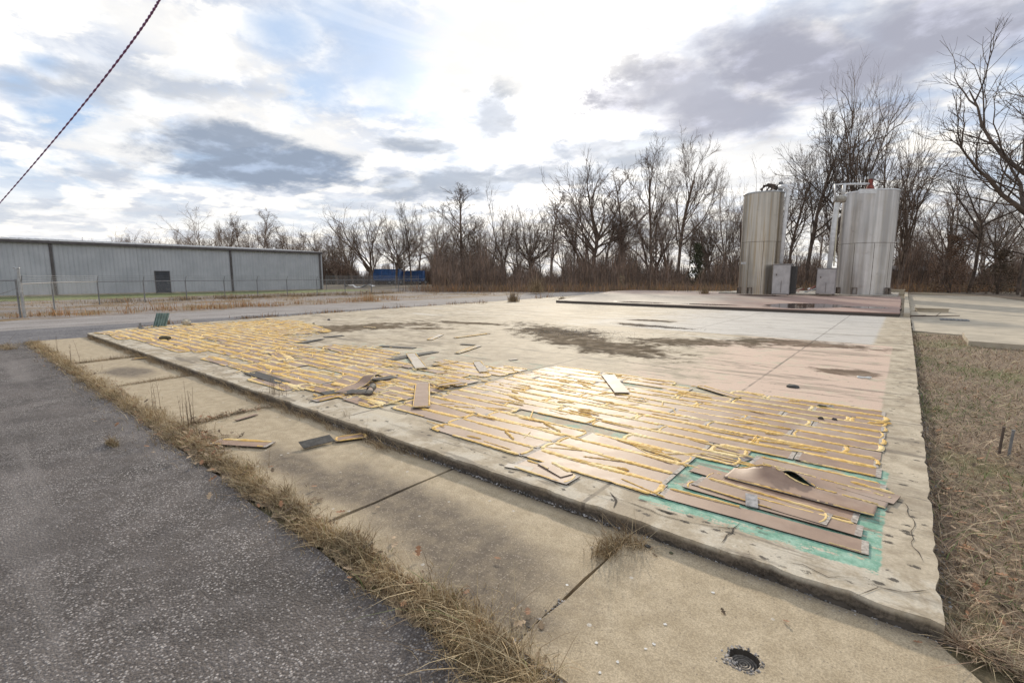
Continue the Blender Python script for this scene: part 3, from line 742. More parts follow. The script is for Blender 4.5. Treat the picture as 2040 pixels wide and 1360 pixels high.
loose((862, 729), (912, 722), .10, 'thin strip leaning at the rear edge of the left field', .112, None, 1.3, 0)
loose((725, 652), (748, 654), .10, 'tiny yellow scrap inside the brown stain', .106, None, 1.6, 0)
loose((1015, 718), (1030, 716), .08, 'small white curled scrap behind the gap between the fields', .108, m_back, .3, 0)
# pieces on the lower pavement
loose((428, 882), (540, 888), .15, 'broken pink strip lying on the lower pavement beside the dry grass', .03, None, 1.2, 0, z0=.02)
loose((668, 878), (730, 870), .14, 'glue-edged strip piece below the curb beside the dark scrap', .03, None, 1.2, 0, z0=.02)
o = loose((600, 893), (662, 878), .13, 'dark scrap propped on a pale strip on the lower pavement', .05, m_black, 0, 0, z0=.02); o.rotation_euler = (R(14), 0, o.rotation_euler[2])
loose((605, 882), (640, 876), .08, 'thin pale strip under the dark scrap on the lower pavement', .024, m_back, 1.3, 0, z0=.02)
loose((262, 716), (300, 713), .07, 'yellow glue-covered splinter on the far pavement joint', .024, None, 1.6, 0, z0=.02)
loose((470, 838), (512, 826), .05, 'thin yellow sliver in the weedy pavement joint', .024, None, 1.6, 0, z0=.02)

# left field
poly = [(-17.3, 3.0), (-15.2, 3.05), (-14.1, 3.25), (-12.2, 3.3), (-10.6, 3.35), (-8.8, 3.25), (-7.1, 2.95), (-5.9, 3.1), (-4.8, 3.3), (-4.8, 6.15), (-5.7, 6.2), (-6.05, 5.5), (-7.4, 5.3), (-8.3, 5.6), (-8.8, 6.5), (-9.6, 6.0), (-10.2, 5.3), (-11.3, 5.3), (-12.3, 6.7), (-13.1, 7.4), (-15.6, 8.2), (-17.9, 7.9), (-18.3, 5.8), (-18.0, 3.9)]
def inside(x, y, P):
    c = False; j = len(P) - 1
    for i in range(len(P)):
        if (P[i][1] > y) != (P[j][1] > y) and x < (P[j][0] - P[i][0]) * (y - P[i][1]) / (P[j][1] - P[i][1]) + P[i][0]: c = not c
        j = i
    return c
rr = random.Random(12)
LG = 'planks strewn with yellow glue in the far left field'
zones = [(-7.5, 'glue-smeared plank in the left field beside the near field'), (-10.5, 'yellow glue-covered plank in the middle of the left field'), (-13.5, 'yellow glue-covered plank toward the far end of the left field'), (-30, 'yellow glue-covered plank by the gravel edge of the slab')]
bare = [(-11.6, -9.3, 3.35, 3.62), (-8.2, -7.3, 3.9, 4.1), (-6.1, -5.2, 3.85, 4.05), (-9.6, -8.9, 5.0, 5.3)]
num = ['first', 'second', 'third', 'fourth', 'fifth', 'sixth', 'seventh', 'eighth', 'ninth', 'tenth', 'eleventh', 'twelfth', 'thirteenth', 'fourteenth', 'fifteenth', 'sixteenth', 'seventeenth', 'eighteenth', 'nineteenth', 'twentieth', 'twenty-first', 'twenty-second', 'twenty-third', 'last']
k = 0; y = 3.08; row_ = -1
while y < 8.3:
    row_ += 1
    x = -4.78 - rr.uniform(0, .9)
    if x < -4.8 and rr.random() < .7: 
        pass
    x_end = x; xs_ = [(-4.76, x)] if -4.76 - x > .25 else []
    while x > -18.6: xs_.append((x, x - 1.213)); x -= 1.213
    for ci_, (xb, xa) in enumerate(xs_):
        L = xb - xa; n_in = sum(inside(xa + L * q, y, poly) for q in (.1, .35, .65, .9))
        if n_in >= 3 or (n_in == 2 and rr.random() < .4):
            if any(b0 < (xa + xb) / 2 < b1 and c0 < y < c1 for b0, b1, c0, c1 in bare) or rr.random() < .05: continue
            if xa < -18.4: continue
            rot = rr.gauss(0, .012) if rr.random() < .85 else rr.gauss(0, .12)
            lab, zi = next((l, i) for i, (q, l) in enumerate(zones) if (xa + xb) / 2 > q)
            frag = .0
            board(xa + .01, xb - .01, y + rr.gauss(0, .008), .1015 + (.006 if abs(rot) > .05 else rr.uniform(0, .002)), rot, .215, label='yellow glue-smeared plank, %s row of the left field, %s plank out from the near field' % (num[row_], num[ci_]), group=LG + ', zone %s' % ['nearest', 'middle', 'far', 'gravel side'][zi], seed=1000 + k, glue=2.1 + rr.random() * 1.2 + zi * .5, frag=frag)
            k += 1
    y += .236
print('boards', NB[0])
# torn glue threads and crumbs over both fields (nobody could count them)
g = MB(); rr = random.Random(77)
for i in range(1500):
    for _ in range(20):
        if rr.random() < .95: x, y = rr.uniform(-18.2, -4.8), rr.uniform(3, 8.2); ok = inside(x, y, poly)
        else: x, y = rr.uniform(-4.7, -.9), rr.uniform(3.2, 6.8); ok = not any(g0 < x < g1 and h0 < y < h1 for g0, g1, h0, h1 in gaps)
        if ok: break
    else: continue
    L = rr.uniform(.05, .30) if x < -4.75 else rr.uniform(.15, .5); a = rr.gauss(0, .12) if rr.random() < .75 else rr.gauss(0, .9)
    bead(g, [(x, y, 0), (x + L * math.cos(a), y + L * math.sin(a), rr.uniform(0, .01))], rr.uniform(.006, .016) if x < -4.75 else rr.uniform(.004, .008), rr.uniform(.006, .014), .109, rr, 0)
tag(g.build('glue_scraps', m_glue), 'torn yellow glue scraps scattered over both fields of planks', 'glue scraps', None, 'stuff')

# ------------------------------------------------------------------ grass, leaves, pebbles
def blades(name, X, Y, Z, H, LX, LY, W, mats, mi, extra=None):
    """ribbons with 3 levels + tip; LX,LY horizontal offset of the tip"""
    n = len(X); ang = rng.uniform(0, np.pi, n); wx, wy = np.cos(ang) * W, np.sin(ang) * W
    V = np.zeros((n, 7, 3), np.float32)
    for l, (t_, hw) in enumerate(((0, 1), (.4, .85), (.75, .6))):
        px = X + LX * t_ ** 1.7; py = Y + LY * t_ ** 1.7; pz = Z + H * (t_ * (1.35 - .35 * t_))
        V[:, 2 * l, 0] = px - wx * hw; V[:, 2 * l, 1] = py - wy * hw; V[:, 2 * l, 2] = pz
        V[:, 2 * l + 1, 0] = px + wx * hw; V[:, 2 * l + 1, 1] = py + wy * hw; V[:, 2 * l + 1, 2] = pz
    V[:, 6, 0] = X + LX; V[:, 6, 1] = Y + LY; V[:, 6, 2] = Z + H
    b = np.arange(n)[:, None] * 7
    q = np.concatenate([b + np.array([[0, 1, 3]]), b + np.array([[0, 3, 2]]), b + np.array([[2, 3, 5]]), b + np.array([[2, 5, 4]]), b + np.array([[4, 5, 6]])], 1).reshape(-1, 3)
    o = npmesh(name, V.reshape(-1, 3), q, mats, np.repeat(mi, 5)); return o
def strip_grass(name, label, cen, n, hgt, lean, wmul=1.0, mixp=(.38, .28, .2, .12, .02)):
    """cen: list of (x, y, halfwidth, density)"""
    C = np.array(cen, float); seg = np.diff(C[:, :2], axis=0); L = np.hypot(seg[:, 0], seg[:, 1]); dens = (C[:-1, 3] + C[1:, 3]) / 2 * L; pr_ = dens / dens.sum()
    s = rng.choice(len(L), n, p=pr_); u = rng.random(n)
    cx = C[s, 0] + u * seg[s, 0]; cy = C[s, 1] + u * seg[s, 1]; hw = C[s, 2] + u * (C[s + 1, 2] - C[s, 2])
    # clumps
    cl = rng.normal(0, .5, n); strag = np.where(rng.random(n) < .10, 2.0, 1.0); X = cx + rng.normal(0, .04, n); Y = cy + np.clip(cl, -1.2, 1.2) * hw * strag + .03 * np.sin(cx * 7) + .02 * np.sin(cx * 19)
    clump = .55 + .45 * np.sin(cx * 11 + 3 * np.sin(cx * 3.3))
    clump = clump * (.5 + .5 * np.sin(cx * 4.3 + 9 * cl)) + .12 * np.sin(cx * 37); H = hgt * rng.gamma(2.6, .385, n) * (.45 + .75 * np.clip(clump, 0, 2)); d = rng.normal(0, 1, (n, 2)); 
    LX = d[:, 0] * H * .7 + lean[0] * H; LY = d[:, 1] * H * .7 + lean[1] * H
    mi = rng.choice(5, n, p=mixp); W = rng.uniform(.0008, .0022, n) * wmul
    o = blades(name, X, Y, np.full(n, .004), H, LX, LY, W, G4[:5], mi); return tag(o, label, 'grass', None, 'stuff')
cen = [(-1.0, 1.40, .13, 14), (-1.35, 1.42, .13, 16), (-1.8, 1.46, .11, 14), (-2.5, 1.46, .11, 13), (-3.4, 1.49, .11, 12), (-4.6, 1.55, .11, 8), (-5.3, 1.56, .20, 10), (-5.9, 1.57, .22, 9), (-6.6, 1.56, .14, 6), (-9.2, 1.53, .14, 5), (-12, 1.55, .14, 4.5), (-17, 1.6, .16, 4)]
strip_grass('dry_grass', 'long band of dry straw grass growing between asphalt and pavement', cen, 42000, .058, (.2, -.4), 1.15, (.34, .26, .30, .08, .02))
strip_grass('dry_grass', 'dense dry straw clump at the near end of the grass band', [(-.92, 1.36, .10, 5), (-1.25, 1.38, .13, 6), (-1.7, 1.42, .10, 3)], 2600, .115, (.2, -.5), 1.0, (.36, .25, .32, .05, .02))
strip_grass('dry_weeds', 'grey dead weeds clinging along the foot of the slab edge', [(-3.2, 2.70, .03, 2), (-3.6, 2.69, .06, 7), (-4.4, 2.68, .06, 7), (-4.9, 2.69, .04, 3), (-6.2, 2.68, .09, 8), (-6.7, 2.68, .06, 5), (-8, 2.68, .05, 3), (-9.3, 2.70, .08, 5), (-10.5, 2.70, .09, 5), (-14, 2.72, .10, 5), (-17.0, 2.72, .1, 4)], 11000, .07, (.1, -.6), 1.0, (.25, .35, .1, .30, 0))
strip_grass('dry_weeds', 'dry weed tuft growing out of the nearest pavement joint', [(-1.10, 2.66, .04, 1), (-1.24, 2.55, .05, 3), (-1.25, 2.35, .04, 2)], 900, .085, (-.1, -.5), 1.0, (.35, .3, .2, .15, 0))
for jx, la in ((-6.12, 'weeds and leaf litter filling the pavement joint behind the tall stalks'), (-9.1, 'sparse dry weeds in the middle pavement joint'), (-12.15, 'thin weeds in the far pavement joint')):
    strip_grass('dry_weeds', la, [(jx - .02, 2.7, .03, 1), (jx, 2.3, .03, 1), (jx + .08, 1.7, .05, 2)], 1600, .05, (0, 0), 1.0, (.25, .4, .05, .30, 0))
# tuft alone on the asphalt
strip_grass('grass_tuft', 'lone straw tuft growing through the asphalt at left', [(-6.0, 1.0, .03, 1), (-5.86, 1.0, .03, 1)], 500, .05, (0, 0))
strip_grass('grass_tuft', 'brown tuft at the far asphalt edge by the gravel', [(-16.9, 1.0, .3, 1), (-15.6, 1.1, .12, 1)], 1400, .05, (0, 0), 1.2)
strip_grass('dry_weeds', 'dark clump of weeds on the slab corner by the gravel', [(-16.9, 2.78, .08, 1), (-15.9, 2.7, .06, 1)], 900, .07, (0, 0), 1.2, (.1, .4, .0, .5, 0))

def scatter_leaves(name, label, pts, smin, smax, z=.01, mats=(m_leaf, m_leaf2, G4[3])):
    n = len(pts); V = []; F = []; MI = []
    prof = [(0, 0), (.25, .28), (.35, .12), (.55, .34), (.68, .14), (.85, .2), (1, 0), (.85, -.18), (.68, -.12), (.55, -.36), (.35, -.1), (.25, -.26)]
    for i, (x, y) in enumerate(pts):
        s = random.uniform(smin, smax); a = random.uniform(0, 6.28); ti = random.uniform(-.5, .5); cu = random.uniform(-.6, .8); b = len(V); c, s2 = math.cos(a), math.sin(a)
        for (u, v) in prof:
            lx, ly = (u - .5) * s, v * s; lz = (abs(v) * cu + (u - .5) ** 2 * .8 * cu) * s + ti * (u - .5) * s + abs(ti) * .5 * s
            V.append((x + lx * c - ly * s2, y + lx * s2 + ly * c, z + max(0.001, lz)))
        F += [[b + k for k in (0, 1, 2, 10)], [b + k for k in (0, 10, 11, 11)], [b + k for k in (2, 3, 4, 8)], [b + k for k in (2, 8, 9, 10)], [b + k for k in (4, 5, 6, 7)], [b + k for k in (4, 7, 8, 8)]]
        MI += [i % len(mats)] * 6
    m = MB(); m.v = V; m.f = [tuple(dict.fromkeys(f)) for f in F]; m.mi = MI
    return tag(m.build(name, list(mats)), label, 'leaves', None, 'stuff')
pts = []
for _ in range(260): x = -random.uniform(1, 16) ** 1.0; pts.append((x, 1.5 + random.gauss(0, .14)))
for _ in range(170): pts.append((-5.4 + random.gauss(0, .35), 1.62 + random.gauss(0, .12)))
for _ in range(60): pts.append((-6.1 + random.gauss(0, .06), random.uniform(1.7, 2.7)))
scatter_leaves('fallen_leaves', 'curled brown oak leaves caught in the dry grass band', pts, .03, .075, .03)
scatter_leaves('fallen_leaves', 'few dead leaves lying on the open pavement', [(-1.7, 1.95), (-1.35, 2.58), (-.55, 2.3), (-.30, 2.42), (-1.05, 2.62), (-1.0, 2.55), (.18, 2.64), (-5.3, 1.2), (-5.0, 1.22), (-2.2, 1.3)], .03, .05, .03)
# lawn at right
n = 60000
Yl = 2.2 + (rng.random(n) ** 1.9) * 15.8; Xl = .30 + rng.random(n) ** 1.3 * (1.6 + Yl * .75)
Yl = np.maximum(Yl, 2.9 - .4 * (Xl))
H = .032 * rng.gamma(3, .33, n) * (1 + .04 * Yl); d = rng.normal(0, 1, (n, 2)); pn = np.sin(Xl * 2.1 + 1.3 * np.sin(Yl * 1.1)) + np.sin(Yl * 1.7 + Xl)
gprob = np.clip(.06 + .26 * pn + .16 * ((Yl > 7) & (Yl < 14)), 0.02, .6)
mi = np.where(rng.random(n) < gprob, 4, rng.choice(4, n, p=(.30, .30, .22, .18)))
o = blades('lawn_grass', Xl, Yl, np.full(n, .0), H, d[:, 0] * H * 1.5, d[:, 1] * H * 1.5, rng.uniform(.001, .0025, n) * (1 + .1 * Yl), G4[:5], mi)
o.data.materials[0] = simple('lawn_straw', (.56, .42, .28), .85, .25, 3); o.data.materials[1] = simple('lawn_brown', (.38, .25, .16), .85, .25, 3)
tag(o, 'matted brown winter grass with green patches right of the slab', 'grass', None, 'stuff')
pts = []
for _ in range(2400):
    y = 2.3 + random.random() ** 1.6 * 12; pts.append((.36 + random.random() ** 1.2 * (1.2 + y * .7), max(y, 2.75)))
scatter_leaves('fallen_leaves', 'brown leaves scattered across the winter grass right of the slab', pts, .025, .075, .015)
# twigs on the lawn
m = MB()
for _ in range(260):
    y = 2.9 + random.random() ** 1.5 * 9; x = .4 + random.random() * (1 + y * .6); a = random.uniform(0, 6.28); L = random.uniform(.06, .25)
    m.tube([(x, y, .02), (x + L * .5 * math.cos(a), y + L * .5 * math.sin(a), .04), (x + L * math.cos(a + .3), y + L * math.sin(a + .3), .025)], .0018, 3, caps=False)
tag(m.build('twigs', G4[0]), 'fine straw twigs littering the winter grass', 'twigs', None, 'stuff')

def pebbles(name, label, pts, smin, smax, z, mats):
    V = []; F = []; MI = []
    for i, (x, y) in enumerate(pts):
        s = random.uniform(smin, smax); b = len(V); a = random.uniform(0, 6.28)
        for k in range(5): V.append((x + s * math.cos(a + k * 1.2566) * random.uniform(.7, 1.1), y + s * math.sin(a + k * 1.2566) * random.uniform(.7, 1.1), z))
        for k in range(5): V.append((x + s * .7 * math.cos(a + .5 + k * 1.2566), y + s * .7 * math.sin(a + .5 + k * 1.2566), z + s * random.uniform(.5, .9)))
        for k in range(5): j = (k + 1) % 5; F.append((b + k, b + j, b + 5 + k)); F.append((b + j, b + 5 + j, b + 5 + k)); MI += [i % len(mats)] * 2
        F.append((b + 5, b + 6, b + 7, b + 8, b + 9)); MI.append(i % len(mats))
    m = MB(); m.v = V; m.f = F; m.mi = MI
    return tag(m.build(name, list(mats)), label, 'gravel', None, 'stuff')
pts = [(random.uniform(-1.15, .25), 2.70 + random.gauss(0, .018)) for _ in range(1500)] + [(random.uniform(-4.8, -1.3), 2.72 + random.gauss(0, .01)) for _ in range(700)]
pebbles('gravel_crumbs', 'grey gravel crumbs along the foot of the slab edge', pts, .003, .008, .02, (m_pebble, m_pebble2))
pts = [(random.uniform(-1.22, -.70) , 0) for _ in range(1300)]
pts = [(x + random.gauss(0, .02), 1.50 + random.gauss(0, .05) + (x + 1.0) * -.05) for x, _ in pts] + [(-1.205 + random.gauss(0, .012), random.uniform(1.5, 1.9)) for _ in range(160)]
pebbles('gravel_crumbs', 'loose gravel spilling at the near corner of the pavement', pts, .003, .008, .015, (m_pebble, m_pebble2, m_pebble))
pts = [(random.uniform(.27, .33), random.uniform(2.7, 14)) for _ in range(900)]
pebbles('gravel_crumbs', 'dark grit between the slab and the winter grass', pts, .004, .010, .0, (m_pebble2, m_pebble))
pts = [(-7.2 + random.gauss(0, .9), 11.3 + random.gauss(0, .6)) for _ in range(1500)] + [(-5.9 + random.gauss(0, .6), 14.4 + random.gauss(0, .2)) for _ in range(500)]
pebbles('gravel_crumbs', 'gravelly silt on the brown stain in the middle of the slab', pts, .004, .011, .10, (m_pebble2, m_silt, m_pebble))
# rough crumbling foot along the slab's front
m = MB(); r = random.Random(4); n = 1200
for i in range(n + 1):
    x = .27 - i * 17.6 / n; h = .05 + .02 * math.sin(i * .9) * math.sin(i * .23) + r.uniform(-.01, .01)
    h *= .55; m.v += [(x, 2.742, h + .01), (x, 2.733 - r.uniform(0, .006), h * .6), (x, 2.715 - r.uniform(0, .02), .005)]
    if i: k = 3 * i; m.face((k - 3, k - 2, k + 1, k)); m.face((k - 2, k - 1, k + 2, k + 1))
o = m.build('silt_fillet', m_crack, None, True); o['kind'] = 'structure'

# tall dead stalks
def stalks(px, n, hmin, hmax, label, spread=.12):
    b = at(px[0], px[1], .01); root = empty('dead_weed', tuple(b)); tag(root, label, 'weed'); r = random.Random(int(px[0])); m = MB(); m2 = MB()
    for i in range(n):
        m = MB(); x, y = r.gauss(0, spread), r.gauss(0, spread * .4); h = r.uniform(hmin, hmax); lx, ly = r.gauss(0, .06) * h, r.gauss(0, .06) * h
        P = [(x + lx * t_ ** 1.5 + r.gauss(0, .002), y + ly * t_ ** 1.5, h * t_) for t_ in (0, .25, .5, .75, 1)]
        m.tube(P, [.003, .0025, .002, .0015, .001], 4)
        for _ in range(3):
            k = r.randint(1, 3); q = Vector(P[k]); a = r.uniform(0, 6.28); m.tube([q, q + Vector((math.cos(a) * .03, math.sin(a) * .03, .05 + .03 * r.random()))], [.0012, .0006], 3)
        m.build('stem', G4[3], root)
stalks((375, 850), 9, .25, .62, 'cluster of tall bare stalks rising from the leafy grass clump')
stalks((308, 815), 3, .3, .52, 'two or three bare stalks in the grass band left of the leaf clump', .05)
stalks((150, 725), 3, .35, .6, 'thin bare stalk nearest the far end of the grass band', .1)
stalks((113, 703), 2, .3, .5, 'single thin stalk at the far end of the grass band', .05)
stalks((553, 800), 8, .15, .42, 'small stalks with red leaves at the slab foot where the joint meets it', .08)
stalks((690, 845), 5, .06, .14, 'short twiggy weed at the slab foot above the broken strips', .05)

# drain in the pavement
root = empty('drain_cover', (ghz.x, ghz.y, -.001)); root.scale = (1.18, 1.18, 1); tag(root, 'round ribbed drain lid sunk in a broken hole in the near pavement', 'drain cover')
m = MB()
for i, (r0, r1) in enumerate([(0, .006), (.010, .016), (.020, .026), (.030, .036), (.040, .047)]):
    n = 28; b = len(m.v)
    for k in range(n):
        a = k / n * 6.2832
        for rr_, zz in ((r0, .0), (r0, .004), (r1, .004), (r1, .0)): m.v.append((rr_ * math.cos(a), rr_ * math.sin(a), zz))
    for k in range(n):
        a = b + 4 * k; c_ = b + 4 * ((k + 1) % n)
        for j in range(3): m.face((a + j, a + j + 1, c_ + j + 1, c_ + j))
m.build('ribbed_lid', simple('rusty_lid', (.16, .14, .12), .6, .3, 60, metal=.3), root, True)
m = MB(); m.tube([(0, 0, -.006), (0, 0, .0005)], .05, 28); m.build('frame', simple('lid_frame', (.07, .06, .055), .8, .3, 60), root)

pts = [(ghz.x + math.cos(a) * q, ghz.y + math.sin(a) * q) for a, q in [(random.uniform(0, 6.283), random.uniform(.060, .078)) for _ in range(170)]] + [(ghz.x - .05 + random.gauss(0, .02), ghz.y - .05 + random.gauss(0, .015)) for _ in range(60)]
pebbles('gravel_crumbs', 'pale broken concrete crumbs round the sunken drain lid', pts, .002, .007, .024, (m_pebble, m_pebble2, m_back))
# ------------------------------------------------------------------ small debris on the slab
def lump(name, px, size, mat, label, cat, z=.1, seed=0, flat=.5):
    r = random.Random(seed); bm = bmesh.new(); bmesh.ops.create_icosphere(bm, subdivisions=2, radius=1)
    for v in bm.verts: v.co *= r.uniform(.72, 1.15); v.co.x *= size[0]; v.co.y *= size[1]; v.co.z = max(v.co.z, -.3) * size[2]
    me = bpy.data.meshes.new(name); bm.to_mesh(me); bm.free(); me.materials.append(mat); o = bpy.data.objects.new(name, me); COL.objects.link(o)
    p = at(px[0], px[1], z); o.location = (p.x, p.y, z + size[2] * .3); return tag(o, label, cat)
lump('moss_clump', (1578, 771), (.09, .07, .03), m_black, 'small dark clod on the pink floor', 'clod', seed=1)
lump('moss_clump', (330, 676), (.22, .13, .07), simple('moss', (.07, .055, .02), .9, .3, 20), 'dark mossy clump among the strips at the far left', 'clod', seed=2)
lump('concrete_lump', (655, 638), (.06, .05, .05), m_pebble2, 'small dark stone near the gravel edge of the slab', 'stone', seed=3)
lump('concrete_lump', (625, 645), (.04, .04, .03), m_pebble2, 'tiny stone nearer the yellow strips than its neighbour', 'stone', seed=4)
lump('debris_clod', (1637, 812), (.06, .04, .03), m_cedar, 'dark leafy clod at the rear edge of the near field', 'clod', seed=5)
lump('debris_clod', (1635, 834), (.03, .02, .02), m_black, 'small dark crumb on the rear rows, left one of two', 'clod', z=.11, seed=6)
lump('debris_clod', (1662, 836), (.03, .02, .02), m_black, 'small dark crumb on the rear rows, right one of two', 'clod', z=.11, seed=7)
lump('concrete_lump', (372, 647), (.26, .12, .16), simple('tan_block', (.45, .39, .30), .8, .2, 9), 'tan broken block lying at the gravel edge near the green sheet', 'block', seed=8)
lump('concrete_lump', (1290, 1088), (.022, .014, .008), m_black, 'black crumb on the near pavement beside the joint weeds', 'stone', z=.03, seed=9)
lump('concrete_lump', (1337, 1101), (.014, .010, .007), m_cedar, 'dark green crumb on the near pavement right of the black one', 'stone', z=.03, seed=10)
# white ring scrap
m = MB(); m.tube([(.09 * math.cos(a), .035 * math.sin(a), .012 + .006 * math.sin(3 * a)) for a in [k * .42 for k in range(14)]], .012, 6)
o = m.build('hose_scrap', simple('white_plastic', (.7, .69, .66), .5, .1, 20), None, True); p = at(1722, 753, .1); o.location = p; o.rotation_euler = (0, 0, .4); tag(o, 'bent white plastic loop on the pink floor', 'hose scrap')
m = MB(); m.box((0, 0, .008), (.10, .05, .010)); m.box((.03, .02, .016), (.05, .02, .006)); o = m.build('paper_scrap', m_back); p = at(1650, 813, .1); o.location = (p.x, p.y, .115); o.rotation_euler = (.2, 0, .3); tag(o, 'white scrap beside the dark clod at the rear of the near field', 'scrap')
# corrugated green sheet leaning at the gravel edge
m = MB(); p = at(318, 651, .1); n = 24
for i in range(n + 1):
    u = i / n - .5; zz = .025 * math.sin(i * math.pi / 2.4)
    m.v += [(u * .38, zz, 0), (u * .38 + .08, .18 + zz, .40)]
    if i: k = 2 * i; m.face((k - 2, k, k + 1, k - 1))
o = m.build('metal_sheet', simple('green_metal', (.22, .30, .28), .5, .15, 5, metal=.3)); o.location = (p.x, p.y, .1); o.rotation_euler = (R(10), 0, YAW + .15)
o.modifiers.new('thick', 'SOLIDIFY').thickness = .004; tag(o, 'green corrugated metal sheet standing propped at the far left slab edge', 'metal sheet')
loose((300, 655), (345, 655), .25, 'pale board lying at the foot of the green metal sheet', .11, m_boardpale, 0, 0)
m = MB(); q = at(280, 655, .1); m.box((0, 0, .09), (.05, .05, .18)); m.box((.1, 0, .03), (.25, .06, .05)); m.box((-.12, .02, .02), (.2, .05, .04)); o = m.build('broken_bracket', m_dgalv); o.location = q; tag(o, 'small broken bracket pieces left of the green metal sheet', 'bracket')
# white bits on pavement
m = MB()
for (x, y) in [(1230, 1318), (1325, 1243), (1188, 1280), (1303, 1283), (1195, 1340), (1420, 1180), (1286, 1292), (1130, 1165)]:
    q = at(x, y, .026); b = len(m.v); r = random.Random(x)
    for k in range(8): a = k * .785; m.v.append((q.x + .011 * r.uniform(.4, 1) * math.cos(a), q.y + .011 * r.uniform(.4, 1) * math.sin(a), .0285))
    m.face([b + k for k in range(8)])
tag(m.build('paint_spots', simple('white_paint_spot', (.66, .64, .60), .8, .1, 40)), 'whitish paint spots dotted over the nearest pavement panel', 'paint spots', None, 'stuff')

# rebar stakes in the lawn, bolts on the pad
for (x, yb, h, c_, la) in ((1990, 905, .26, m_bark2, 'rusty brown stake standing in the winter grass'), (2009, 910, .25, m_dgalv, 'grey metal stake standing in the winter grass beside the rusty one')):
    q = at(x, yb, 0); m = MB(); m.tube([(0, 0, -.05), (.003, 0, h * .5), (.008, .004, h)], .011, 8); m.tube([(.008, .004, h), (.008, .004, h + .008)], .014, 8)
    o = m.build('stake', c_); o.location = q; tag(o, la, 'stake')
pos = ['leftmost', 'second', 'third', 'rightmost']
for i, x in enumerate((1343, 1350, 1370, 1376)):
    q = at(x, 584, .1); m = MB(); m.tube([(0, 0, 0), (.02, 0, .55)], .03, 6); m.tube([(0, 0, 0), (0, 0, .02)], .07, 6); o = m.build('anchor_rod', m_bark2); o.location = q
    tag(o, 'thin anchor rod standing on the far slab, %s of four' % pos[i], 'rod', 'anchor rods on the far slab')
# utility covers on side road
q = at(1855, 621, .03); m = MB(); m.box((0, 0, .08), (1.1, .7, .16)); m.box((0, 0, .175), (1.2, .8, .03)); o = m.build('utility_box', m_tan); o.location = q; o.rotation_euler = (0, 0, .1); tag(o, 'low square concrete utility box on the side road', 'utility box')
q = at(1901, 638, .03); m = MB(); m.box((0, 0, .02), (.8, .5, .04)); [m.box((-.32 + k * .107, 0, .045), (.05, .42, .012)) for k in range(7)]; o = m.build('drain_grate', m_dgalv); o.location = q; tag(o, 'dark flat drain grate on the side road', 'grate')
q = at(1783, 582, .36); m = MB(); m.box((0, 0, .22), (1.1, .5, .44)); m.box((0, 0, .46), (1.2, .6, .05)); o = m.build('concrete_block', m_tan); o.location = (q.x * .9, q.y, .1); tag(o, 'pale concrete block behind the large tank', 'block')
# branch on the road
m = MB(); q = at(1850, 633, .04)
m.tube([(-1.1, 0, .03), (-.4, .1, .05), (.2, -.05, .08), (.9, .15, .12)], [.03, .03, .025, .015], 5); m.tube([(.2, -.05, .08), (.35, .3, .2)], [.015, .008], 4); m.tube([(-.4, .1, .05), (-.1, -.25, .12)], [.015, .008], 4)
o = m.build('fallen_branch', m_bark2); o.location = q; tag(o, 'dead branch lying on the side road by the slab edge', 'branch')

# ------------------------------------------------------------------ tanks
def steel(name, base, streak_c, amt, seed):
    m, t = newmat(name)
    X, Y, Z = t.xyz(t.tc); an = t.m('ARCTAN2', Y, X)
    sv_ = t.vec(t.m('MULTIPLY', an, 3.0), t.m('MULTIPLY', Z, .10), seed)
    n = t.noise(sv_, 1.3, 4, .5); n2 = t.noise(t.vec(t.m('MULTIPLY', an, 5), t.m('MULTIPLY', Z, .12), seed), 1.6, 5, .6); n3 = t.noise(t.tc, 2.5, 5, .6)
    c = t.mix(t.ss(n, .3, .7), tuple(x * .66 for x in base), tuple(x * 1.25 for x in base))  # soft light and dark bands round the shell: reflections painted into the base colour
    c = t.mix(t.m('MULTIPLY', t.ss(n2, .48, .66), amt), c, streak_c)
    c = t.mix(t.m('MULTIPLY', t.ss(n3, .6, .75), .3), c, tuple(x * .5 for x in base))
    t.set(t.b.inputs['Base Color'], c); t.b.inputs['Metallic'].default_value = .85; t.set(t.b.inputs['Roughness'], t.m('ADD', .26, t.m('MULTIPLY', n, .3)))
    v = t.noise(t.tc, 1.1, 3, .5); bump(t, v, .25, .12); return m
m_white = simple('white_pipe', (.66, .66, .66), .45, .08, 4)
m_rust = simple('red_valve', (.22, .05, .035), .7, .3, 9)
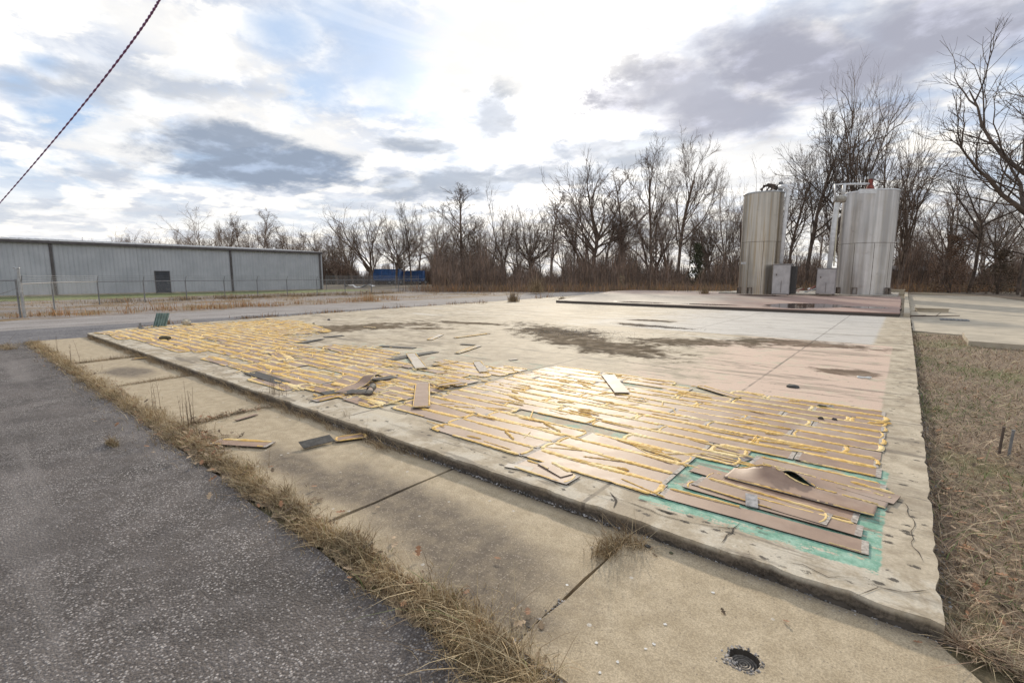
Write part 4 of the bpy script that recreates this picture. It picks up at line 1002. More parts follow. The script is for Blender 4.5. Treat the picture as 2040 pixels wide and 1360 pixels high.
def tank(name, xl, xr, yb, ytop, label, mat, roofmat, seamz, depth, zb=.36):
    ta, tb = math.atan((xl - 1020) / 960.7), math.atan((xr - 1020) / 960.7); tm = (ta + tb) / 2; dist = depth / math.cos(tm)
    rad = dist * math.sin((tb - ta) / 2); c = far(1020 + 960.7 * math.tan(tm), depth)
    top = far((xl + xr) / 2, depth - rad * .9, ytop).z - zb
    root = empty(name, (c.x, c.y, zb), YAW); tag(root, label, 'tank'); n = 64
    m = MB(); zs = [0, seamz * top - .02, seamz * top + .02, top]; rs = [rad] * 4
    for z, r_ in zip(zs, rs):
        for k in range(n): a = k / n * 2 * math.pi; m.v.append((r_ * math.cos(a), r_ * math.sin(a), z))
    for i in range(len(zs) - 1):
        for k in range(n): a = i * n + k; b = i * n + (k + 1) % n; m.face((a, b, b + n, a + n))
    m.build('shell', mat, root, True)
    # weld seams
    m = MB(); rr_ = random.Random(int(xl)); m.tube([((rad + .002) * math.cos(q * math.pi / 24), (rad + .002) * math.sin(q * math.pi / 24), seamz * top) for q in range(49)], .016, 5)
    for a in (-1.9, -1.2, -2.6, -.5):
        z0, z1 = (0, seamz * top) if rr_.random() < .7 else (seamz * top, top)
        m.box((0, 0, 0), (.012, .03, 1), M=Matrix.Translation((rad * math.cos(a), rad * math.sin(a), (z0 + z1) / 2)) @ Matrix.Rotation(a, 4, 'Z') @ Matrix.Diagonal((1, 1, z1 - z0, 1)))
    m.build('weld_seam', simple('seam_dark', (.16, .13, .10), .7, .2, 5), root)
    m = MB(); prof = [(rad + .03, top - .06), (rad + .035, top), (rad + .02, top + .03), (rad * .6, top + .06), (.05, top + .08)]
    for r_, z in prof:
        for k in range(n): a = k / n * 2 * math.pi; m.v.append((r_ * math.cos(a), r_ * math.sin(a), z))
    for i in range(len(prof) - 1):
        for k in range(n): a = i * n + k; b = i * n + (k + 1) % n; m.face((a, b, b + n, a + n))
    m.build('roof', roofmat, root, True)
    for a in (-2.45, -1.15, -.3, -1.9 - 1.3):
        m = MB(); M = Matrix.Translation((rad * math.cos(a), rad * math.sin(a), 0)) @ Matrix.Rotation(a, 4, 'Z')
        m.box((.08, 0, .02), (.3, .34, .04), M=M); m.box((.04, -.15, .25), (.2, .03, .5), M=M); m.box((.04, .15, .25), (.2, .03, .5), M=M); m.box((.04, 0, .48), (.2, .33, .03), M=M)
        m.build('anchor_bracket', simple('bracket', (.2, .16, .13), .7, .2, 9), root)
    return root, rad, top, c
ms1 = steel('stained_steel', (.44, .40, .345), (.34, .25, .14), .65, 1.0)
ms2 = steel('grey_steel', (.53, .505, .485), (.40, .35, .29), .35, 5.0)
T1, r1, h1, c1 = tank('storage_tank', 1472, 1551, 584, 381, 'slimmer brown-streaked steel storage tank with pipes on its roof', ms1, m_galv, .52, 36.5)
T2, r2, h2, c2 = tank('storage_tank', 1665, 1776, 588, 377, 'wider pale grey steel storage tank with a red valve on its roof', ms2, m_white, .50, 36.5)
def atd(x, y, depth): return far(x, depth, y)
def local(root, p): return Matrix.Rotation(-YAW, 4, 'Z') @ (Vector(p) - Vector(root.location))
# tank 1 pipes
D = 35.2
m = MB(); m.tube([local(T1, atd(1556, 525, D)), local(T1, atd(1563, 450, D)), local(T1, atd(1569, 392, D)), local(T1, atd(1570, 378, D)), local(T1, atd(1564, 371, D)), local(T1, atd(1553, 372, D + .6))], .13, 10); m.build('white_downpipe', m_white, T1, True)
m = MB()
for a, b, c_ in (((1517, 384), (1521, 370), (1550, 372)), ((1524, 384), (1533, 372), (1548, 378)), ((1530, 385), (1540, 374), (1558, 376)), ((1515, 378), (1530, 367), (1545, 369)), ((1508, 386), (1530, 381), (1562, 384))):
    m.tube([local(T1, atd(*a, D + 1.5)), local(T1, atd(*b, D + 1.5)), local(T1, atd(*c_, D + 1.5))], .07, 6)
m.build('roof_pipework', m_bark2, T1, True)
m = MB(); q = local(T1, atd(1554, 388, D + 1)); m.tube([q, q + Vector((0, 0, .9))], .16, 8); m.tube([q + Vector((0, 0, .62)), q + Vector((0, 0, .72))], .25, 8); m.build('vent_stack', m_dgalv, T1)
m = MB(); q = local(T1, atd(1481, 524, D)); m.box(q, (.35, .03, .14)); m.build('name_plate', m_galv, T1)
# tank 2 pipes
m = MB(); m.tube([local(T2, atd(1652, 534, D)), local(T2, atd(1660, 460, D)), local(T2, atd(1667, 408, D)), local(T2, atd(1671, 398, D)), local(T2, atd(1684, 390, D))], .16, 10); m.build('white_downpipe', m_white, T2, True)
m = MB(); q = local(T2, atd(1672, 398, D)); m.tube([q + Vector((-.25, 0, 0)), q + Vector((.35, 0, .05))], .26, 10); m.build('elbow', simple('old_elbow', (.35, .32, .27), .6, .2, 6), T2, True)
m = MB(); m.tube([local(T2, atd(1663, 400, D)), local(T2, atd(1664, 368, D)), local(T2, atd(1690, 367, D)), local(T2, atd(1732, 366, D + 1))], .07, 8); m.tube([local(T2, atd(1680, 392, D)), local(T2, atd(1682, 368, D))], .12, 8); m.build('roof_pipe', m_white, T2, True)
m = MB(); m.tube([local(T2, atd(1661, 530, D + .4)), local(T2, atd(1668, 440, D + .4)), local(T2, atd(1672, 400, D + .4))], .05, 6); m.build('level_gauge', simple('cream_pipe', (.6, .55, .42), .5, .1, 5), T2)
q = local(T2, atd(1733, 378, D + 1)); m = MB(); m.tube([q, q + Vector((0, 0, .3)), q + Vector((0, 0, .36))], [.28, .2, .12], 10); m.tube([q + Vector((0, 0, .3)), q + Vector((0, 0, .75))], .14, 8); m.build('valve', m_rust, T2)
m = MB(); m.tube([q + Vector((0, 0, .75)), q + Vector((0, 0, .95))], .2, 8); m.box(q + Vector((0, 0, 1.02)), (.35, .2, .12)); m.build('valve_cap', m_dgalv, T2)
m = MB(); q = local(T2, atd(1729, 381, D - .9)); m.box(q, (1.15, .1, .3)); m.build('roof_plate', m_white, T2)
# control cabinets beside the tanks
def cabinet(xl, xr, yt, yb, depth, label, dark_side, door_w=None):
    a, b = far(xl, depth), far(xr, depth); w_ = (b - a).length; zt = far((xl + xr) / 2, depth, yt).z; c = (a + b) / 2; z0 = .42
    root = empty('control_cabinet', (c.x, c.y, z0), YAW); root.rotation_euler[2] = .03; tag(root, label, 'cabinet'); H_ = zt - z0
    m = MB(); m.box((0, .5, H_ / 2), (w_, 1.0, H_)); m.box((0, .5, H_ + .02), (w_ + .08, 1.08, .05)); m.build('casing', m_cab if not dark_side else m_cab, root)
    m = MB(); m.box((0, -.013, H_ / 2), (w_ * .94, .022, H_ * .95)); d_ = m.build('door', m_cab2, root)
    m = MB(); m.box((-w_ * .28, -.04, H_ * .66), (.05, .05, .12)); m.box((w_ * .02, -.03, H_ * .25), (.02, .02, H_ * .4)); m.build('handle', m_bark2, d_)
    m = MB()
    for sx in (-1, 1):
        m.box((sx * w_ * .42, .1, -.03), (.1, .1, .06)); m.box((sx * w_ * .42, .9, -.03), (.1, .1, .06))
    m.build('feet', m_bark2, root)
    if dark_side:
        m = MB(); m.box((w_ / 2 + .16, .55, H_ * .48), (.30, .8, H_ * .93)); [m.box((w_ / 2 + .32, .55, H_ * (.1 + .1 * k)), (.02, .7, .04)) for k in range(8)]; m.build('side_housing', m_black, root)
    return root
m_cab = simple('cabinet_grey', (.33, .31, .30), .6, .15, 3, metal=.2); m_cab2 = simple('cabinet_door', (.44, .415, .405), .55, .1, 2, metal=.2)
cabinet(1541, 1572, 527, 582, 34.0, 'grey control cabinet with a dark side housing beside the slimmer tank', True)
cabinet(1630, 1662, 535, 584, 34.4, 'grey control cabinet with a white pipe on top beside the wider tank', False)
# junk between the tanks
q = at(1552 + 7, 586, .25); m = MB(); m.box((0, 0, .16), (.75, .4, .32)); m.box((.1, 0, .34), (.4, .45, .05)); o = m.build('junction_box', m_galv); o.location = q; o.rotation_euler = (0, 0, YAW); tag(o, 'small grey box on the pad at the foot of the first cabinet', 'box')
for i, (x0, y0, x1, y1, rd, mt, la) in enumerate([(1582, 581, 1598, 574, .07, m_tan, 'pale pipe sloping on the pad between the tanks'), (1570, 583, 1600, 579, .05, m_rust, 'rusty pipe lying on the pad between the tanks'), (1600, 583, 1625, 581, .05, m_galv, 'grey pipe lying nearest the second cabinet'), (1608, 580, 1622, 578, .06, m_rust, 'short red pipe piece behind the grey pipe')]):
    a, b = at(x0, y0, .36), at(x1, y1, .36); m = MB(); a.z = .33; b.z = .40 + .1 * i; m.tube([a, (a + b) / 2 + Vector((0, 0, .03)), b], rd, 7); m.tube([b, b + (b - a).normalized() * .12], rd * 1.6, 7); o = m.build('pipe', mt); tag(o, la, 'pipe')
for i, (x, y, s, mt, la) in enumerate([(1613, 577, .2, m_white, 'white fitting lump on the pad between the tanks'), (1605, 583, .14, m_pebble, 'grey rubble lump left of the second cabinet'), (1633, 585, .18, m_tan, 'pale rubble lump at the foot of the second cabinet'), (1590, 583, .12, m_rust, 'rusty rubble lump midway between the cabinets')]):
    lump('rubble', (x, y), (s, s, s * .8), mt, la, 'rubble', .30, 40 + i)

# ------------------------------------------------------------------ warehouse
bx = -57.4; y0, y1 = -30.0, 32.1; Hh = 4.6; Wd = 26
root = empty('warehouse', (bx, 0, 0)); tag(root, 'long low grey metal-clad warehouse with a single dark door', 'warehouse')
m_clad, t = newmat('ribbed_cladding'); n = t.noise(t.tc, .6, 4, .6)
c = t.mix(t.ss(n, .3, .7), (.40, .405, .43), (.49, .49, .515)); X, Y, Z = t.xyz(t.tc)
pn_ = t.m('FRACT', t.m('MULTIPLY', Y, 1.0 / .92)); c = t.mix(t.m('MULTIPLY', t.ss(t.m('ABSOLUTE', t.m('SUBTRACT', pn_, .5)), .03, .01), .25), c, (.2, .21, .22))
stn = t.noise(t.mapping(t.tc, (1, 2.0, .12)), 1.5, 4, .6); c = t.mix(t.m('MULTIPLY', t.ss(stn, .55, .7), .25), c, (.26, .27, .28))
t.set(t.b.inputs['Base Color'], c); t.b.inputs['Roughness'].default_value = .6
m = MB(); yy = y0; i = 0; P = []
while yy < y1:   # ribbed profile, 0.31 m modules
    P += [(yy, 0), (yy + .24, 0), (yy + .26, .03), (yy + .29, .03)]; yy += .31
P.append((y1, 0))
for (y_, d) in P: m.v += [(d, y_, .12), (d, y_, Hh)]
for k in range(len(P) - 1): m.face((2 * k, 2 * k + 2, 2 * k + 3, 2 * k + 1))
b = len(m.v); m.v += [(0, y1, .12), (-Wd, y1, .12), (-Wd, y1, Hh), (-Wd / 2, y1, Hh + .83), (0, y1, Hh), (-Wd, y0, .12), (-Wd, y0, Hh)]
m.face((b, b + 1, b + 2, b + 3, b + 4)); m.face((b + 1, b + 5, b + 6, b + 2))
m.build('wall', m_clad, root)
m = MB(); m.box((-.02, (y0 + y1) / 2, .06), (.08, y1 - y0, .12)); m.build('foundation', m_tan, root)
rf = MB()
for sx in (0, 1):
    xa, xb = (0.25, -Wd / 2) if sx == 0 else (-Wd / 2, -Wd - .25); za, zb = (Hh + .12, Hh + .95) if sx == 0 else (Hh + .95, Hh + .12)
    b = len(rf.v); rf.v += [(xa, y0, za), (xa, y1 + .25, za), (xb, y1 + .25, zb), (xb, y0, zb), (xa, y0, za - .05), (xa, y1 + .25, za - .05), (xb, y1 + .25, zb - .05), (xb, y0, zb - .05)]
    for f in ((0, 1, 2, 3), (7, 6, 5, 4), (0, 4, 5, 1), (1, 5, 6, 2), (2, 6, 7, 3)): rf.face([b + q for q in f])
for k in range(int((y1 - y0) / .6)):
    yy = y0 + k * .6; b = len(rf.v); rf.v += [(.25, yy, Hh + .121), (.25, yy + .05, Hh + .17), (.25, yy + .1, Hh + .121), (-Wd / 2, yy, Hh + .951), (-Wd / 2, yy + .05, Hh + 1.0), (-Wd / 2, yy + .1, Hh + .951)]
    rf.face((b, b + 1, b + 4, b + 3)); rf.face((b + 1, b + 2, b + 5, b + 4)); rf.face((b, b + 2, b + 1))
rf.build('roof', simple('pale_roof', (.46, .44, .42), .5, .1, .5, metal=.2), root)
m_trim = simple('dark_trim', (.10, .085, .085), .6, .15, 3)
m = MB(); m.box((.2, (y0 + y1) / 2, Hh - .03), (.16, y1 - y0 + .3, .22)); m.build('gutter', m_trim, root)
for y_ in (-8, 7.3, 21.6, 31.95):
    m = MB(); m.box((.10, y_, Hh / 2), (.12, .18, Hh - .15)); m.box((.16, y_, .12), (.22, .16, .1)); m.build('downspout', m_trim, root)
m = MB(); m.box((.05, 15.2, 1.12), (.06, 1.15, 2.05)); dr = m.build('door', simple('dark_door', (.045, .047, .06), .5, .15, 2), root)
m = MB(); m.box((.055, 15.2, 2.18), (.09, 1.3, .07)); m.box((.055, 14.60, 1.1), (.09, .07, 2.15)); m.box((.055, 15.80, 1.1), (.09, .07, 2.15)); m.build('frame', m_trim, dr)
m = MB(); m.tube([(.09, 15.65, 1.05), (.14, 15.65, 1.05), (.14, 15.55, 1.05)], .02, 6); m.build('handle', m_galv, dr)

# ------------------------------------------------------------------ fence
m_chain, t = newmat('chain_link')
X, Y, Z = t.xyz(t.tc)   # object x runs along each panel
u = t.m('FRACT', t.m('MULTIPLY', t.m('ADD', X, Z), 12)); v = t.m('FRACT', t.m('MULTIPLY', t.m('SUBTRACT', X, Z), 12))
a_ = t.m('MAXIMUM', t.m('LESS_THAN', u, .085), t.m('LESS_THAN', v, .085))
t.b.inputs['Base Color'].default_value = (.36, .36, .35, 1); t.b.inputs['Roughness'].default_value = .5; t.b.inputs['Metallic'].default_value = .4
t.set(t.b.inputs['Alpha'], a_)
def fence(pts, label, rail=1.36, arm=True, alpha=None):
    root = empty('chain_link_fence', (pts[0][0], pts[0][1], 0)); tag(root, label, 'fence'); o0 = Vector((pts[0][0], pts[0][1], 0))
    for i in range(len(pts)):
        p = Vector((*pts[i], 0)) - o0; m = MB(); m.tube([p, p + Vector((0, 0, rail + .05))], .035, 8); 
        if arm: m.tube([p + Vector((0, 0, rail)), p + Vector((.12, .05, rail + .33))], .018, 6)
        m.build('post', m_dgalv, root)
        if i < len(pts) - 1:
            q = Vector((*pts[i + 1], 0)) - o0; d = q - p; L = d.length; ang = math.atan2(d.y, d.x)
            m = MB(); m.tube([p + Vector((0, 0, rail)), q + Vector((0, 0, rail))], .024, 6, caps=False); m.build('top_rail', m_dgalv, root)
            m = MB(); m.v = [(0, 0, .04), (L, 0, .04), (L, 0, rail), (0, 0, rail)]; m.face((0, 1, 2, 3)); o = m.build('mesh_panel', m_chain, root); o.location = p; o.rotation_euler = (0, 0, ang)
            if arm:
                m = MB()
                for k in range(3):
                    off = Vector((.04 * (k + 1), .017 * (k + 1), rail + .11 * (k + 1))); m.tube([p + off, (p + q) / 2 + off - Vector((0, 0, .02)), q + off], .006, 3, caps=False)
                m.build('barbed_wire', m_dgalv, root)
    return root
fence([(-27.8, 2.53), (-33.2, 4.1), (-37.3, 6.6), (-38.4, 9.1), (-39.5, 11.8), (-39.8, 14.4), (-40.3, 17), (-40.3, 19.4), (-40.2, 22), (-40.6, 25), (-41.5, 28.5), (-43, 33), (-45, 38.5)], 'long low chain-link fence with barbed wire in front of the warehouse')
fence([(-27.85, 2.40), (-27.2, .4), (-26.6, -2), (-26, -4.5), (-25.5, -7)], 'taller chain-link fence at the left edge running out of view', 1.5, False)
root = empty('gate_post', (-27.78, 2.50, 0)); tag(root, 'tall pale steel post where the two fences meet', 'post')
m = MB(); m.tube([(0, 0, 0), (0, 0, 1.98)], .045, 10); m.build('shaft', m_galv, root); m = MB(); m.tube([(0, 0, 1.98), (0, 0, 2.02)], [.075, .05], 10); m.tube([(0, 0, 1.99), (-.35, -.1, 2.01)], .03, 6); m.build('cap', m_galv, root)
fence([(-57.0, 32.5), (-57, 38), (-58, 44), (-60, 50)], 'far chain-link fence beyond the warehouse corner', 1.7, True)

# containers behind
m_blue = simple('blue_paint', (.02, .10, .30), .45, .2, 1.5)
def container(xl, xr, yt, yb, depth, label, skew=.0):
    a, b = far(xl, depth), far(xr, depth); w_ = (b - a).length; zt = far((xl + xr) / 2, depth, yt).z; zb = far((xl + xr) / 2, depth, yb).z; c = (a + b) / 2
    root = empty('trailer', (c.x, c.y, 0), YAW + skew); tag(root, label, 'trailer', None)
    m = MB(); m.box((0, 1.2, (zt + zb) / 2), (w_ * .98, 2.4, zt - zb)); 
    for k in range(int(w_ / .4)): m.box((-w_ / 2 + .2 + k * .4, -.03, (zt + zb) / 2), (.12, .06, (zt - zb) * .9))
    m.box((0, -.05, zt - .07), (w_, .1, .14)); m.box((0, -.05, zb + .07), (w_, .1, .14)); m.build('body', m_blue, root)
    m = MB(); m.box((0, 1.2, zb - .15), (w_ * .95, 1.2, .3)); m.box((-w_ * .3, .3, zb * .5 - .1), (.2, .2, zb - .2)); m.build('chassis', m_bark2, root)
    for k in (0, 1, 2):
        m = MB(); m.tube([(w_ * .12 + k * 1.15, -.05, .5), (w_ * .12 + k * 1.15, .35, .5)], .5, 16); wh = m.build('wheel', m_black, root); m = MB(); m.tube([(w_ * .12 + k * 1.15, -.09, .5), (w_ * .12 + k * 1.15, -.04, .5)], .24, 12); m.build('rim', m_dgalv, wh)
container(743, 796, 536, 559, 98, 'blue open-top trailer on the left, parked before the woods')
container(798, 843, 539, 560, 101, 'blue open-top trailer on the right, parked before the woods')
q = far(712, 74); m = MB(); r = random.Random(2)
for i in range(13):
    for j in range(4): m.v.append((i * .38 - 2.3, j * .5, .05 + .28 * r.random() + .15 * math.sin(i * .8)))
for i in range(12):
    for j in range(3): k = i * 4 + j; m.face((k, k + 4, k + 5, k + 1))
o = m.build('tarpaulin', m_white, None, True); o.location = (q.x, q.y, 0); o.rotation_euler = (0, 0, YAW); tag(o, 'crumpled white tarpaulin lying behind the fence left of the blue trailers', 'tarpaulin')
# grey shed right
a, b = far(1786, 66), far(1856, 66); w_ = (b - a).length; c = (a + b) / 2
root = empty('shed', (c.x, c.y, 0), YAW); tag(root, 'low grey shed half hidden by brush right of the wide tank', 'shed'); 
m = MB(); m.box((0, 2, 1.25), (w_, 4, 2.5)); m.build('wall', simple('shed_grey', (.16, .145, .135), .85, .2, 1), root)
m = MB(); m.v = [(-w_ / 2 - .3, -.4, 2.45), (w_ / 2 + .3, -.4, 2.45), (w_ / 2 + .3, 2, 3.2), (-w_ / 2 - .3, 2, 3.2), (w_ / 2 + .3, 4.4, 2.45), (-w_ / 2 - .3, 4.4, 2.45)]; m.face((0, 1, 2, 3)); m.face((3, 2, 4, 5)); m.build('roof', simple('shed_roof', (.24, .215, .2), .8, .2, 1), root)
for x_ in (-.9, .9):
    m = MB(); m.box((x_, -.03, 1.45), (.8, .06, .8)); wn = m.build('window', m_black, root); m = MB(); m.box((x_, -.07, 1.45), (.06, .03, .8)); m.box((x_, -.07, 1.0), (.95, .08, .08)); m.build('frame', m_back, wn)

# ------------------------------------------------------------------ cable
A = far(322, 3.3, -27); B = far(-32, 9.0, 440)
p0 = Vector(A); p1 = Vector(B); root = empty('utility_cable', tuple(p0)); tag(root, 'dark twisted overhead cable sagging across the top left sky', 'cable')
n = 260; ctr = []
ext0 = p0 + (p0 - p1) * .15 + Vector((0, 0, .3))
mid = far(176, 5.0, 196)
for i in range(n + 1):
    s_ = i / n; # quadratic through p0, mid, p1
    ctr.append(p0 * (1 - s_) * (1 - 2 * s_) + mid * 4 * s_ * (1 - s_) + p1 * s_ * (2 * s_ - 1))
for kk in range(2):
    m = MB(); P = []
    for i, p in enumerate(ctr):
        d = (ctr[min(i + 1, n)] - ctr[max(i - 1, 0)]).normalized(); u_ = d.orthogonal().normalized(); v_ = d.cross(u_); a = i * .75 + kk * math.pi
        P.append(p + (u_ * math.cos(a) + v_ * math.sin(a)) * .0042 - p0)
    m.tube(P, .0048, 6); m.build('strand', simple('cable_jacket', (.24, .07, .22), .5, .2, 30), root, True)

# ------------------------------------------------------------------ trees
def grow_tree(seed, Ht, style):
    r = random.Random(seed); tr, cr_ = MB(), MB()
    S = dict(oak=dict(tf=.42, nl=15, ang=(35, 78), lr=.52, up=.05, r0=.019, c2=8, c3=7, c4=4), tall=dict(tf=.80, nl=17, ang=(22, 58), lr=.44, up=.10, r0=.0155, c2=8, c3=6, c4=3),
             vase=dict(tf=.34, nl=9, ang=(14, 46), lr=.70, up=.06, r0=.022, c2=9, c3=6, c4=4), slim=dict(tf=.90, nl=16, ang=(22, 50), lr=.26, up=.14, r0=.011, c2=6, c3=5, c4=3),
             open=dict(tf=.55, nl=9, ang=(35, 75), lr=.50, up=.03, r0=.015, c2=7, c3=6, c4=4))[style]
    def branch(m, p, d, L, r0, r1, n, wob_, up, sides):
        P = [p]; D = [d]
        for i in range(n):
            d = (d + Vector((r.gauss(0, wob_), r.gauss(0, wob_), r.gauss(0, wob_) + up))).normalized(); p = p + d * L / n; P.append(p); D.append(d)
        m.tube(P, [r0 + (r1 - r0) * i / n for i in range(n + 1)], sides, caps=False); return P, D
    def kid(d, a):
        ax = d.orthogonal().normalized(); ax = Matrix.Rotation(r.uniform(0, 6.283), 3, d) @ ax; return (Matrix.Rotation(a, 3, ax) @ d).normalized()
    TL = Ht * S['tf']; r0 = Ht * S['r0']
    tp, td = branch(tr, Vector((0, 0, -.2)), Vector((r.gauss(0, .03), r.gauss(0, .03), 1)).normalized(), TL, r0, r0 * (.22 if S['tf'] > .8 else .6), 10, .03 if S['tf'] > .8 else .06, .05, 7)
    def sample(P, D, s_): i = min(len(P) - 2, int(s_ * (len(P) - 1))); f = s_ * (len(P) - 1) - i; return P[i].lerp(P[i + 1], f), D[min(i + 1, len(D) - 1)]
    lo = .3 if style in ('tall', 'slim') else (.55 if style != 'vase' else .35)
    for i in range(S['nl']):
        s_ = lo + (1 - lo) * (i + r.random()) / S['nl']; p, d = sample(tp, td, min(.999, s_))
        a = R(r.uniform(*S['ang'])) * (1.1 - .4 * (s_ - lo) / (1 - lo)); L = Ht * S['lr'] * r.uniform(.7, 1.12) * (1.15 - .55 * (s_ - lo) / (1 - lo) if style in ('tall', 'slim') else 1)
        rb = r0 * r.uniform(.30, .5) * (1.2 - .7 * s_) if style in ('tall', 'slim') else r0 * r.uniform(.3, .58)
        P1, D1 = branch(cr_, p, kid(d, a), L, rb, rb * .2, 7, .12, S['up'], 5)
        for j in range(S['c2']):
            q, e = sample(P1, D1, .2 + .8 * (j + r.random()) / S['c2'] * .99); L2 = L * r.uniform(.35, .6) * (1.05 - .4 * j / S['c2'])
            P2_, D2 = branch(cr_, q, kid(e, R(r.uniform(22, 55))), L2, rb * .34, rb * .10, 5, .14, S['up'], 4)
            for k in range(S['c3']):
                q2, e2 = sample(P2_, D2, .2 + .79 * r.random()); L3 = L2 * r.uniform(.3, .55)
                P3, D3 = branch(cr_, q2, kid(e2, R(r.uniform(20, 50))), L3, max(.014, rb * .11), .009, 3, .14, .05, 3)
                for l in range(S['c4']):
                    q3, e3 = sample(P3, D3, .3 + .69 * r.random()); branch(cr_, q3, kid(e3, R(r.uniform(18, 45))), L3 * r.uniform(.35, .65), .009, .005, 2, .12, .04, 3)
    me = []
    for m, nm in ((tr, 'trunk'), (cr_, 'crown')):
        M = bpy.data.meshes.new(nm); M.from_pydata(m.v, [], m.f); M.polygons.foreach_set('use_smooth', [True] * len(m.f)); M.update(); me.append(M)
    zs_ = sorted(v[2] for v in cr_.v); zmax = zs_[int(len(zs_) * .993)]; return me, zmax
PROTO = {}
for st_, n_ in (('oak', 3), ('tall', 3), ('vase', 3), ('slim', 3), ('open', 3)):
    PROTO[st_] = [grow_tree(hash((st_, i)) % 1000 if False else 50 + i * 7 + len(st_) * 3, 16, st_) for i in range(n_)]
MATC = {}
def tree(px, ytop, depth, style, v, label, mat=m_bark, wide=1.0, rz=None, group=None, base_y=None, cat='tree', lean=(0, 0)):
    me, zmax = PROTO[style][v % len(PROTO[style])]; p = far(px, depth); top = far(px, depth, ytop).z; s = top / zmax
    root = empty('bare_tree', (p.x, p.y, 0), rz if rz is not None else (px * .37) % 6.28); root.scale = (s * wide, s * wide, s); root.rotation_euler[0] = lean[0]; root.rotation_euler[1] = lean[1]
    tag(root, label, cat, group)
    for M in me:
        key = (M.name, mat.name)
        if key not in MATC: c = M.copy(); c.materials.clear(); c.materials.append(mat); MATC[key] = c
        o = bpy.data.objects.new(M.name.split('.')[0], MATC[key]); COL.objects.link(o); o.parent = root
    return root
